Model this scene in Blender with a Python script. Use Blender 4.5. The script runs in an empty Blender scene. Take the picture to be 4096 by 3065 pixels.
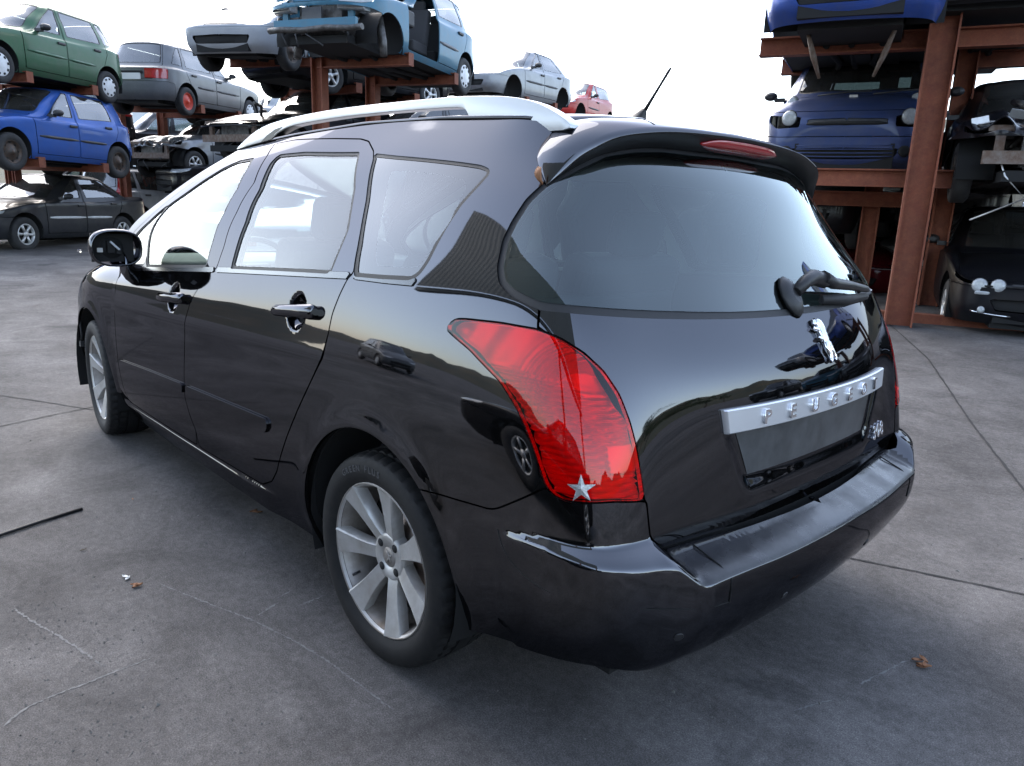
import bpy, bmesh, math, random
import numpy as np
from mathutils import Matrix, Vector
from mathutils.geometry import delaunay_2d_cdt

# ------------------------------------------------------------------ camera, sky, sun, exposure
SC = bpy.context.scene
COL = SC.collection
CAM_P = np.array([-1.6644, 1.9564, 1.3323])
CAM_YAW, CAM_PITCH, CAM_ROLL = -0.7615, 0.2416, -0.035
F_PX, PW, PH = 2992.4, 4096.0, 3065.0


def cam_axes():
    cy, sy, cp, sp = math.cos(CAM_YAW), math.sin(CAM_YAW), math.cos(CAM_PITCH), math.sin(CAM_PITCH)
    f = np.array([cy * cp, sy * cp, -sp])
    r = np.array([sy, -cy, 0.0])
    d = np.cross(f, r)
    cr, sr = math.cos(CAM_ROLL), math.sin(CAM_ROLL)
    return r * cr + d * sr, -r * sr + d * cr, f


_r, _d, _f = cam_axes()
cam = bpy.data.cameras.new('camera')
cam.sensor_width = 36.0
cam.sensor_fit = 'HORIZONTAL'
cam.lens = 36.0 * F_PX / PW
cam.clip_start = 0.05
cam.clip_end = 3000
camo = bpy.data.objects.new('camera', cam)
COL.objects.link(camo)
camo.matrix_world = Matrix(((_r[0], -_d[0], -_f[0], CAM_P[0]), (_r[1], -_d[1], -_f[1], CAM_P[1]),
                            (_r[2], -_d[2], -_f[2], CAM_P[2]), (0, 0, 0, 1)))
SC.camera = camo

SUN_AZ, SUN_EL = math.radians(-18), math.radians(40)     # azimuth from +x towards +y: ahead, beyond the racks
world = bpy.data.worlds.new('World')
SC.world = world
world.use_nodes = True
wn = world.node_tree
for n_ in list(wn.nodes):
    wn.nodes.remove(n_)
wo = wn.nodes.new('ShaderNodeOutputWorld')
wb = wn.nodes.new('ShaderNodeBackground')
sk = wn.nodes.new('ShaderNodeTexSky')
sk.sky_type = 'NISHITA'
sk.sun_disc = False
sk.sun_elevation = SUN_EL
sk.sun_rotation = math.pi / 2 - SUN_AZ
sk.altitude = 300
sk.air_density = 1.0
sk.dust_density = 2.0
sk.ozone_density = 1.0
hs = wn.nodes.new('ShaderNodeHueSaturation')
hs.inputs['Saturation'].default_value = 0.75
wn.links.new(sk.outputs[0], hs.inputs['Color'])
wn.links.new(hs.outputs[0], wb.inputs['Color'])
wb.inputs['Strength'].default_value = 0.15
wn.links.new(wb.outputs[0], wo.inputs[0])

sun = bpy.data.lights.new('sun', 'SUN')
sun.energy = 0.5
sun.angle = math.radians(50)
sun.color = (1.0, 0.95, 0.88)
suno = bpy.data.objects.new('sun', sun)
COL.objects.link(suno)
_sd = Vector((math.cos(SUN_AZ) * math.cos(SUN_EL), math.sin(SUN_AZ) * math.cos(SUN_EL), math.sin(SUN_EL)))
suno.rotation_euler = _sd.to_track_quat('Z', 'Y').to_euler()
suno.location = (0, 0, 30)

SC.view_settings.view_transform = 'Standard'
SC.view_settings.look = 'None'
SC.view_settings.exposure = 2.45
SC.view_settings.gamma = 1.0
SC.render.engine = 'CYCLES'
SC.cycles.max_bounces = 10
SC.cycles.transparent_max_bounces = 24
SC.cycles.glossy_bounces = 5
SC.cycles.use_denoising = True

rnd = random.Random(7)

# ------------------------------------------------------------------ materials
MATS = {}


def mat(name, color=(.5, .5, .5), rough=.5, metal=0., coat=0., coat_rough=.03, coat_ior=1.5, ior=1.45, spec=.5,
        noise=None, bump=None, emit=None, rough_noise=None):
    """procedural principled material; noise=(scale, darker colour, amount), bump=(scale, strength)"""
    m = bpy.data.materials.new(name)
    m.use_nodes = True
    nt = m.node_tree
    b = nt.nodes['Principled BSDF']
    b.inputs['Base Color'].default_value = (*color, 1)
    b.inputs['Roughness'].default_value = rough
    b.inputs['Metallic'].default_value = metal
    b.inputs['IOR'].default_value = ior
    b.inputs['Specular IOR Level'].default_value = spec
    b.inputs['Coat Weight'].default_value = coat
    b.inputs['Coat Roughness'].default_value = coat_rough
    b.inputs['Coat IOR'].default_value = coat_ior
    tc = nt.nodes.new('ShaderNodeTexCoord')
    if noise:
        for k_, (sc_, col_, amt_) in enumerate(noise if isinstance(noise, list) else [noise]):
            tn = nt.nodes.new('ShaderNodeTexNoise')
            tn.inputs['Scale'].default_value = sc_
            tn.inputs['Detail'].default_value = 8
            tn.inputs['Roughness'].default_value = .65
            nt.links.new(tc.outputs['Object'], tn.inputs['Vector'])
            rp = nt.nodes.new('ShaderNodeValToRGB')
            rp.color_ramp.elements[0].position = .40
            rp.color_ramp.elements[1].position = .68
            rp.color_ramp.elements[0].color = (0, 0, 0, 1)
            rp.color_ramp.elements[1].color = (amt_, amt_, amt_, 1)
            nt.links.new(tn.outputs['Fac'], rp.inputs['Fac'])
            mx = nt.nodes.new('ShaderNodeMix')
            mx.data_type = 'RGBA'
            prev = b.inputs['Base Color'].links[0].from_socket if b.inputs['Base Color'].is_linked else None
            if prev:
                nt.links.new(prev, mx.inputs['A'])
            else:
                mx.inputs['A'].default_value = (*color, 1)
            mx.inputs['B'].default_value = (*col_, 1)
            nt.links.new(rp.outputs['Color'], mx.inputs['Factor'])
            nt.links.new(mx.outputs['Result'], b.inputs['Base Color'])
    if rough_noise:
        tn = nt.nodes.new('ShaderNodeTexNoise')
        tn.inputs['Scale'].default_value = rough_noise[0]
        tn.inputs['Detail'].default_value = 6
        nt.links.new(tc.outputs['Object'], tn.inputs['Vector'])
        mr = nt.nodes.new('ShaderNodeMapRange')
        mr.inputs['From Min'].default_value = .35
        mr.inputs['From Max'].default_value = .7
        mr.inputs['To Min'].default_value = rough_noise[1]
        mr.inputs['To Max'].default_value = rough_noise[2]
        nt.links.new(tn.outputs['Fac'], mr.inputs['Value'])
        nt.links.new(mr.outputs['Result'], b.inputs['Coat Roughness' if coat else 'Roughness'])
    if bump:
        tn = nt.nodes.new('ShaderNodeTexNoise')
        tn.inputs['Scale'].default_value = bump[0]
        tn.inputs['Detail'].default_value = 6
        nt.links.new(tc.outputs['Object'], tn.inputs['Vector'])
        bp = nt.nodes.new('ShaderNodeBump')
        bp.inputs['Strength'].default_value = bump[1]
        bp.inputs['Distance'].default_value = bump[2] if len(bump) > 2 else .01
        nt.links.new(tn.outputs['Fac'], bp.inputs['Height'])
        nt.links.new(bp.outputs['Normal'], b.inputs['Normal'])
    if emit:
        b.inputs['Emission Color'].default_value = (*emit[0], 1)
        b.inputs['Emission Strength'].default_value = emit[1]
    MATS[name] = m
    return m


def glass_mat(name, tint, ior=1.52, gloss_col=(1, 1, 1), rough=0.0, dirt=0.0):
    """thin pane: what lies behind seen through a tint, plus the mirror image that Fresnel gives"""
    m = bpy.data.materials.new(name)
    m.use_nodes = True
    nt = m.node_tree
    for n in list(nt.nodes):
        nt.nodes.remove(n)
    out = nt.nodes.new('ShaderNodeOutputMaterial')
    tr = nt.nodes.new('ShaderNodeBsdfTransparent')
    tr.inputs[0].default_value = (*tint, 1)
    gl = nt.nodes.new('ShaderNodeBsdfGlossy')
    gl.inputs['Color'].default_value = (*gloss_col, 1)
    gl.inputs['Roughness'].default_value = rough
    fr = nt.nodes.new('ShaderNodeFresnel')
    fr.inputs['IOR'].default_value = ior
    mx = nt.nodes.new('ShaderNodeMixShader')
    nt.links.new(fr.outputs[0], mx.inputs[0])
    nt.links.new(tr.outputs[0], mx.inputs[1])
    nt.links.new(gl.outputs[0], mx.inputs[2])
    last = mx
    if dirt:
        df = nt.nodes.new('ShaderNodeBsdfDiffuse')
        df.inputs[0].default_value = (.35, .34, .32, 1)
        tc = nt.nodes.new('ShaderNodeTexCoord')
        tn = nt.nodes.new('ShaderNodeTexNoise')
        tn.inputs['Scale'].default_value = 2.5
        tn.inputs['Detail'].default_value = 7
        nt.links.new(tc.outputs['Object'], tn.inputs['Vector'])
        mr = nt.nodes.new('ShaderNodeMapRange')
        mr.inputs['From Min'].default_value = .3
        mr.inputs['From Max'].default_value = .75
        mr.inputs['To Min'].default_value = dirt * .3
        mr.inputs['To Max'].default_value = dirt
        nt.links.new(tn.outputs['Fac'], mr.inputs['Value'])
        m2 = nt.nodes.new('ShaderNodeMixShader')
        nt.links.new(mr.outputs[0], m2.inputs[0])
        nt.links.new(mx.outputs[0], m2.inputs[1])
        nt.links.new(df.outputs[0], m2.inputs[2])
        last = m2
    nt.links.new(last.outputs[0], out.inputs[0])
    MATS[name] = m
    return m


# ------------------------------------------------------------------ object helpers
def tag(o, label=None, cat=None, group=None, kind=None):
    if label:
        o['label'] = label
    if cat:
        o['category'] = cat
    if group:
        o['group'] = group
    if kind:
        o['kind'] = kind
    return o


def empty(name, loc=(0, 0, 0)):
    o = bpy.data.objects.new(name, None)
    COL.objects.link(o)
    o.location = loc
    o.empty_display_size = .2
    return o


def link(name, me, material=None, parent=None, matrix=None):
    o = bpy.data.objects.new(name, me)
    COL.objects.link(o)
    if material is not None and not me.materials:
        me.materials.append(MATS[material] if isinstance(material, str) else material)
    if parent is not None:
        o.parent = parent
    if matrix is not None:
        o.matrix_local = matrix
    return o


class MB:
    """collects simple solids into one mesh"""

    def __init__(self):
        self.v, self.f, self.s = [], [], []

    def add(self, verts, faces, smooth=False):
        b = len(self.v)
        self.v.extend([tuple(map(float, p)) for p in verts])
        for f in faces:
            self.f.append(tuple(b + i for i in f))
            self.s.append(smooth)
        return self

    def box(self, c, s, rot=None, bevel=0):
        c = np.array(c, float)
        s = np.array(s, float) / 2
        P = np.array([(x, y, z) for x in (-1, 1) for y in (-1, 1) for z in (-1, 1)], float) * s
        if rot is not None:
            P = P @ np.array(rot).T
        return self.add(P + c, [(0, 1, 3, 2), (4, 6, 7, 5), (0, 4, 5, 1), (2, 3, 7, 6), (0, 2, 6, 4), (1, 5, 7, 3)])

    def tube(self, pts, rad, n=10, caps=True, squash=None, up=(0, 0, 1), smooth=True):
        pts = np.array(pts, float)
        m = len(pts)
        rad = np.full(m, rad) if np.isscalar(rad) else np.array(rad, float)
        sq = np.ones(m) if squash is None else (np.full(m, squash) if np.isscalar(squash) else np.array(squash, float))
        V = []
        for i in range(m):
            t = pts[min(i + 1, m - 1)] - pts[max(i - 1, 0)]
            t = t / (np.linalg.norm(t) + 1e-12)
            u = np.array(up, float)
            if abs(t @ u) > .95:
                u = np.array((1., 0, 0)) if abs(t[0]) < .9 else np.array((0, 1., 0))
            a = np.cross(t, u)
            a /= np.linalg.norm(a)
            b = np.cross(a, t)
            for k in range(n):
                w = 2 * math.pi * k / n
                V.append(pts[i] + a * math.cos(w) * rad[i] + b * math.sin(w) * rad[i] * sq[i])
        F = []
        for i in range(m - 1):
            for k in range(n):
                F.append((i * n + k, i * n + (k + 1) % n, (i + 1) * n + (k + 1) % n, (i + 1) * n + k))
        self.add(V, F, smooth)
        if caps:
            b = len(self.v) - len(V)
            self.f.append(tuple(b + k for k in range(n - 1, -1, -1)))
            self.f.append(tuple(b + (m - 1) * n + k for k in range(n)))
            self.s += [False, False]
        return self

    def loft(self, rings, closed=True, caps=True, smooth=True):
        m, n = len(rings), len(rings[0])
        V = [p for r in rings for p in r]
        F = []
        for i in range(m - 1):
            for k in range(n if closed else n - 1):
                F.append((i * n + k, i * n + (k + 1) % n, (i + 1) * n + (k + 1) % n, (i + 1) * n + k))
        b = len(self.v)
        self.add(V, F, smooth)
        if caps and closed:
            self.f.append(tuple(b + k for k in range(n - 1, -1, -1)))
            self.f.append(tuple(b + (m - 1) * n + k for k in range(n)))
            self.s += [False, False]
        return self

    def prism(self, poly, a, b, axis=2, smooth=False):
        """polygon (2D) extruded from a to b along axis"""
        def p3(q, h):
            return {0: (h, q[0], q[1]), 1: (q[0], h, q[1]), 2: (q[0], q[1], h)}[axis]
        n = len(poly)
        V = [p3(q, a) for q in poly] + [p3(q, b) for q in poly]
        F = [tuple(range(n - 1, -1, -1)), tuple(range(n, 2 * n))] + [(k, (k + 1) % n, n + (k + 1) % n, n + k) for k in range(n)]
        return self.add(V, F, smooth)

    def lathe(self, prof, axis='y', c=(0, 0, 0), n=48, smooth=True, closed_prof=False):
        """prof: list of (axial, radius)"""
        V, F = [], []
        m = len(prof)
        for k in range(n):
            w = 2 * math.pi * k / n
            for a, r in prof:
                x, z = r * math.cos(w), r * math.sin(w)
                p = {'y': (x, a, z), 'z': (x, z, a), 'x': (a, x, z)}[axis]
                V.append(tuple(np.array(p) + np.array(c)))
        for k in range(n):
            for i in range(m if closed_prof else m - 1):
                F.append((k * m + i, k * m + (i + 1) % m, ((k + 1) % n) * m + (i + 1) % m, ((k + 1) % n) * m + i))
        return self.add(V, F, smooth)

    def mesh(self, name, fix=True):
        me = bpy.data.meshes.new(name)
        me.from_pydata(self.v, [], self.f)
        me.polygons.foreach_set('use_smooth', self.s)
        if fix:
            bm = bmesh.new()
            bm.from_mesh(me)
            bmesh.ops.recalc_face_normals(bm, faces=bm.faces)
            bm.to_mesh(me)
            bm.free()
        me.update()
        return me

    def build(self, name, material, parent=None, matrix=None, bevel=0, seg=2, fix=True):
        o = link(name, self.mesh(name, fix), material, parent, matrix)
        if bevel:
            md = o.modifiers.new('bevel', 'BEVEL')
            md.width = bevel
            md.segments = seg
            md.limit_method = 'ANGLE'
            md.angle_limit = math.radians(40)
        return o


# ------------------------------------------------------------------ spline surfaces and panels cut from them
def spl_setup(t, sym0=False, sym1=False):
    """matrix that turns knot values into second derivatives (natural ends, or flat ends where sym)"""
    n = len(t)
    h = np.diff(t)
    A = np.zeros((n, n))
    B = np.zeros((n, n))
    for i in range(1, n - 1):
        A[i, i - 1], A[i, i], A[i, i + 1] = h[i - 1], 2 * (h[i - 1] + h[i]), h[i]
        B[i, i + 1] += 6 / h[i]
        B[i, i] -= 6 / h[i] + 6 / h[i - 1]
        B[i, i - 1] += 6 / h[i - 1]
    if sym0:
        A[0, 0], A[0, 1] = 2 * h[0], h[0]
        B[0, 1] += 6 / h[0]
        B[0, 0] -= 6 / h[0]
    else:
        A[0, 0] = 1
    if sym1:
        A[-1, -2], A[-1, -1] = h[-1], 2 * h[-1]
        B[-1, -1] -= 6 / h[-1]
        B[-1, -2] += 6 / h[-1]
    else:
        A[-1, -1] = 1
    return np.linalg.solve(A, B)


class Surf:
    def __init__(self, rows, sym0=False, sym1=True):
        self.R = np.array(rows, float)
        nr, nc, _ = self.R.shape
        d = np.linalg.norm(np.diff(self.R, axis=1), axis=2).mean(0)
        e = np.linalg.norm(np.diff(self.R, axis=0), axis=2).mean(1)
        self.U = np.concatenate([[0], np.cumsum(np.maximum(d, .02))])
        self.V = np.concatenate([[0], np.cumsum(np.maximum(e, .02))])
        D1 = spl_setup(self.U, sym0, sym1)
        D0 = spl_setup(self.U, False, False)
        self.Mu = np.empty_like(self.R)
        for k in range(3):
            D = D1 if k != 1 else D0
            self.Mu[:, :, k] = self.R[:, :, k] @ D.T
        self.Dv = spl_setup(self.V)
        self._lut = None

    def P(self, u, v):
        u = np.clip(np.asarray(u, float), self.U[0], self.U[-1])
        v = np.clip(np.asarray(v, float), self.V[0], self.V[-1])
        k = np.clip(np.searchsorted(self.U, u, side='right') - 1, 0, len(self.U) - 2)
        h = (self.U[k + 1] - self.U[k])
        a = (self.U[k + 1] - u) / h
        b = 1 - a
        ca, cb = ((a ** 3 - a) * h * h / 6)[None, :, None], ((b ** 3 - b) * h * h / 6)[None, :, None]
        G = a[None, :, None] * self.R[:, k] + b[None, :, None] * self.R[:, k + 1] + ca * self.Mu[:, k] + cb * self.Mu[:, k + 1]
        M = np.einsum('ij,jnk->ink', self.Dv, G)
        j = np.clip(np.searchsorted(self.V, v, side='right') - 1, 0, len(self.V) - 2)
        h = self.V[j + 1] - self.V[j]
        a = (self.V[j + 1] - v) / h
        b = 1 - a
        i = np.arange(len(u))
        return a[:, None] * G[j, i] + b[:, None] * G[j + 1, i] + ((a ** 3 - a) * h * h / 6)[:, None] * M[j, i] + ((b ** 3 - b) * h * h / 6)[:, None] * M[j + 1, i]

    def N(self, u, v, fn=None, e=.002):
        fn = fn or self.P
        u0, u1 = np.maximum(u - e, self.U[0]), np.minimum(u + e, self.U[-1])
        v0, v1 = np.maximum(v - e, self.V[0]), np.minimum(v + e, self.V[-1])
        n = np.cross(fn(u1, v) - fn(u0, v), fn(u, v1) - fn(u, v0))
        return n / (np.linalg.norm(n, axis=1)[:, None] + 1e-12)

    def uv(self, pts, it=4):
        """nearest surface parameters of 3D points"""
        pts = np.atleast_2d(np.array(pts, float))
        if self._lut is None:
            uu, vv = np.meshgrid(np.linspace(self.U[0], self.U[-1], 260), np.linspace(self.V[0], self.V[-1], 160), indexing='ij')
            self._lut = (uu.ravel(), vv.ravel(), self.P(uu.ravel(), vv.ravel()))
        lu, lv, lp = self._lut
        idx = np.array([np.argmin(((lp - p) ** 2).sum(1)) for p in pts])
        u, v = lu[idx].copy(), lv[idx].copy()
        e = 1e-3
        for _ in range(it):
            p = self.P(u, v)
            du = (self.P(u + e, v) - self.P(u - e, v)) / (2 * e)
            dv = (self.P(u, v + e) - self.P(u, v - e)) / (2 * e)
            r = pts - p
            a, b, c = (du * du).sum(1), (du * dv).sum(1), (dv * dv).sum(1)
            x, y = (du * r).sum(1), (dv * r).sum(1)
            det = a * c - b * b + 1e-12
            u = np.clip(u + np.clip((c * x - b * y) / det, -.05, .05), self.U[0], self.U[-1])
            v = np.clip(v + np.clip((a * y - b * x) / det, -.05, .05), self.V[0], self.V[-1])
        return np.stack([u, v], 1)

    def idx(self, pts):
        """(column, row) index coordinates to parameters"""
        pts = np.array(pts, float)
        def ex(t, K):
            n = len(K) - 1
            return np.interp(t, np.arange(n + 1), K) + .2 * np.minimum(t, 0) + .2 * np.maximum(t - n, 0)
        return np.stack([ex(pts[:, 0], self.U), ex(pts[:, 1], self.V)], 1)


def resample(P, step, closed=True):
    P = np.array(P, float)
    Q = np.vstack([P, P[:1]]) if closed else P
    out = []
    for a, b in zip(Q[:-1], Q[1:]):
        n = max(1, int(math.ceil(np.linalg.norm(b - a) / step)))
        for k in range(n):
            out.append(a + (b - a) * k / n)
    if not closed:
        out.append(Q[-1])
    return np.array(out)


def chaikin(P, n=2, closed=True):
    P = np.array(P, float)
    for _ in range(n):
        if closed:
            Q = np.roll(P, -1, 0)
            P = np.stack([.75 * P + .25 * Q, .25 * P + .75 * Q], 1).reshape(-1, P.shape[1])
        else:
            a, b = P[:-1], P[1:]
            P = np.vstack([P[:1], np.stack([.75 * a + .25 * b, .25 * a + .75 * b], 1).reshape(-1, P.shape[1]), P[-1:]])
    return P


def offset_poly(P, d):
    """positive d shrinks a counter-clockwise polygon"""
    t = np.roll(P, -1, 0) - np.roll(P, 1, 0)
    t /= np.linalg.norm(t, axis=1)[:, None] + 1e-12
    n = np.stack([-t[:, 1], t[:, 0]], 1)
    return P + n * d


def area(P):
    x, y = P[:, 0], P[:, 1]
    return .5 * np.sum(x * np.roll(y, -1) - y * np.roll(x, -1))


def inside(P, Q):
    """points Q inside polygon P"""
    x, y = Q[:, 0], Q[:, 1]
    r = np.zeros(len(Q), bool)
    a = P
    b = np.roll(P, -1, 0)
    for (x0, y0), (x1, y1) in zip(a, b):
        c = ((y0 > y) != (y1 > y))
        with np.errstate(divide='ignore', invalid='ignore'):
            r ^= c & (x < (x1 - x0) * (y - y0) / (y1 - y0 + 1e-15) + x0)
    return r


class Reg:
    """a panel outline in surface parameters. band: width of the joint round it; seal: keep the band as a rubber part"""

    def __init__(self, name, poly, gap=.004, seal=None, drop=False, smooth=2, pre=.03):
        P = np.array(poly, float)
        if area(P) < 0:
            P = P[::-1]
        if smooth:
            P = chaikin(resample(P, pre), smooth)
        self.name, self.gap, self.seal, self.drop = name, gap, seal, drop
        self.P = P


def cut(S, dom, regs, h=.02, hb=.010, base='base', fine=()):
    """triangulate the domain polygon with every region outline as an edge; returns name -> (uv points, triangles)"""
    dom = np.array(dom, float)
    if area(dom) < 0:
        dom = dom[::-1]
    pts, edges = [], []

    def loop(P, step):
        P = P.copy()
        P[:, 0] = np.clip(P[:, 0], dom[:, 0].min(), dom[:, 0].max())
        P[:, 1] = np.clip(P[:, 1], dom[:, 1].min(), dom[:, 1].max())
        Q = [P[0]]
        acc = 0
        for a, b in zip(P[:-1], P[1:]):
            if np.linalg.norm(b - Q[-1]) >= step:
                Q.append(b)
        if np.linalg.norm(Q[-1] - Q[0]) < step * .5 and len(Q) > 3:
            Q.pop()
        b0 = len(pts)
        pts.extend([tuple(q) for q in Q])
        edges.extend([(b0 + i, b0 + (i + 1) % len(Q)) for i in range(len(Q))])
        return np.array(Q)
    domr = resample(dom, h)
    loop(domr, h * .3)
    loops = []
    for r in regs:
        w = r.gap if r.seal is None else r.seal
        if w > 0:
            i_, o_ = offset_poly(r.P, w / 2), offset_poly(r.P, -w / 2)
            loops.append((loop(i_, hb), loop(o_, hb)))
        else:
            q = loop(r.P, hb)
            loops.append((q, q))
    u0, v0 = dom.min(0)
    u1, v1 = dom.max(0)
    gu, gv = np.meshgrid(np.arange(u0 + h / 2, u1, h), np.arange(v0 + h / 2, v1, h), indexing='ij')
    g = np.stack([gu.ravel(), gv.ravel()], 1)
    g = g[inside(dom, g)]
    for fp, fh in fine:                      # denser points where the panel is sculpted
        fp = np.array(fp, float)
        a0, b0 = fp.min(0)
        a1, b1 = fp.max(0)
        fu, fv = np.meshgrid(np.arange(a0, a1, fh), np.arange(b0, b1, fh), indexing='ij')
        q = np.stack([fu.ravel(), fv.ravel()], 1)
        g = np.vstack([g[~inside(fp, g)], q[inside(fp, q) & inside(dom, q)]])
    # keep grid points away from outline points
    bp = np.array(pts)
    keep = np.ones(len(g), bool)
    cell = {}
    cs = max(hb, h * .45)
    for q in bp:
        cell.setdefault((int(q[0] // cs), int(q[1] // cs)), []).append(q)
    for i, q in enumerate(g):
        ci, cj = int(q[0] // cs), int(q[1] // cs)
        for di in (-1, 0, 1):
            for dj in (-1, 0, 1):
                for w in cell.get((ci + di, cj + dj), ()):
                    if (w[0] - q[0]) ** 2 + (w[1] - q[1]) ** 2 < (hb * .5) ** 2:
                        keep[i] = False
    pts += [tuple(q) for q in g[keep]]
    res = delaunay_2d_cdt([Vector(p) for p in pts], edges, [], 0, 1e-6)
    V = np.array([(p[0], p[1]) for p in res[0]])
    T = np.array([t for t in res[2] if len(t) == 3])
    c = V[T].mean(1)
    ok = inside(domr, c)
    T, c = T[ok], c[ok]
    cls = np.full(len(T), -1)
    lab = {}
    names = []
    free = np.ones(len(T), bool)
    out = {}
    for r, (qi, qo) in zip(regs, loops):
        ii = free & inside(qi, c)
        oo = free & inside(qo, c) & ~ii
        free &= ~(ii | oo)
        if not r.drop:
            out[r.name] = (V, T[ii])
        if r.seal is not None:
            out[r.name + '_seal'] = (V, T[oo])
    out[base] = (V, T[free])
    return out


def panel(S, VT, name, material, parent, disp=None, offset=0., flange=.012, mirror=False, double=False, matrix=None,
          make_right=False, right_name=None, thick=0.):
    """mesh from cut() output. disp(P,u,v) -> outward distance. double: weld the mirrored half on (pieces across the centre line)."""
    V, T = VT
    if len(T) == 0:
        return []
    used = np.unique(T)
    rm = np.full(len(V), -1)
    rm[used] = np.arange(len(used))
    uv = V[used]
    T = rm[T]
    # counter clockwise in uv = outward
    a, b, c = uv[T[:, 0]], uv[T[:, 1]], uv[T[:, 2]]
    s = (b[:, 0] - a[:, 0]) * (c[:, 1] - a[:, 1]) - (b[:, 1] - a[:, 1]) * (c[:, 0] - a[:, 0])
    T[s < 0] = T[s < 0][:, ::-1]
    T = T[abs(s) > 1e-10]

    def fn(u, v):
        p = S.P(u, v)
        if disp is not None:
            p = p + S.N(u, v) * disp(p, u, v)[:, None]
        return p
    u, v = uv[:, 0].copy(), uv[:, 1].copy()
    P = fn(u, v)
    N = S.N(u, v, fn)
    mid = np.zeros(len(P), bool)
    if double or abs(P[:, 1]).min() < 1e-4:
        mid = abs(P[:, 1]) < 1e-4
        N[mid, 1] = 0
        N[mid] /= np.linalg.norm(N[mid], axis=1)[:, None] + 1e-12
        P[mid, 1] = 0
    P = P + N * offset
    # border
    e = {}
    for t in T:
        for i in range(3):
            x, y = t[i], t[(i + 1) % 3]
            if (y, x) in e:
                del e[(y, x)]
            else:
                e[(x, y)] = 1
    vs, ns, fs = [P], [N], [T]
    if flange:
        be = [(x, y) for (x, y) in e if not (double and mid[x] and mid[y])]
        if be:
            bi = np.unique(np.array(be).ravel())
            m2 = {k: i for i, k in enumerate(bi)}
            n0 = len(P)
            A = P[bi]
            # border normals: sideways
            bn = np.zeros((len(bi), 3))
            for x, y in be:
                t = P[y] - P[x]
                w = np.cross(t, N[x])
                bn[m2[x]] += w
                bn[m2[y]] += w
            bn /= np.linalg.norm(bn, axis=1)[:, None] + 1e-12
            Bv = A - N[bi] * flange
            vs += [A, Bv]
            ns += [bn, bn]
            k = len(bi)
            q = []
            for x, y in be:
                i, j = m2[x], m2[y]
                q += [(n0 + j, n0 + i, n0 + k + i), (n0 + j, n0 + k + i, n0 + k + j)]
            fs.append(np.array(q))
    P, N, T = np.vstack(vs), np.vstack(ns), np.vstack(fs)

    def make(P, N, T, nm):
        me = bpy.data.meshes.new(nm)
        me.from_pydata(P.tolist(), [], T.tolist())
        me.polygons.foreach_set('use_smooth', np.ones(len(me.polygons), bool))
        me.update()
        me.normals_split_custom_set_from_vertices([tuple(n) for n in N])
        return link(nm, me, material, parent, matrix)
    res = []
    if double:
        n = len(P)
        ismid = abs(P[:, 1]) < 1e-5
        mp = np.where(ismid, np.arange(n), np.arange(n) + n)
        P2 = np.vstack([P, P * [1, -1, 1]])
        N2 = np.vstack([N, N * [1, -1, 1]])
        T2 = np.vstack([T, mp[T][:, ::-1]])
        used = np.unique(T2)
        rm = np.full(2 * n, -1)
        rm[used] = np.arange(len(used))
        res.append(make(P2[used], N2[used], rm[T2], name))
    else:
        res.append(make(P, N, T, name))
        if make_right:
            res.append(make(P * [1, -1, 1], N * [1, -1, 1], T[:, ::-1], right_name or name))
    return res
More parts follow.
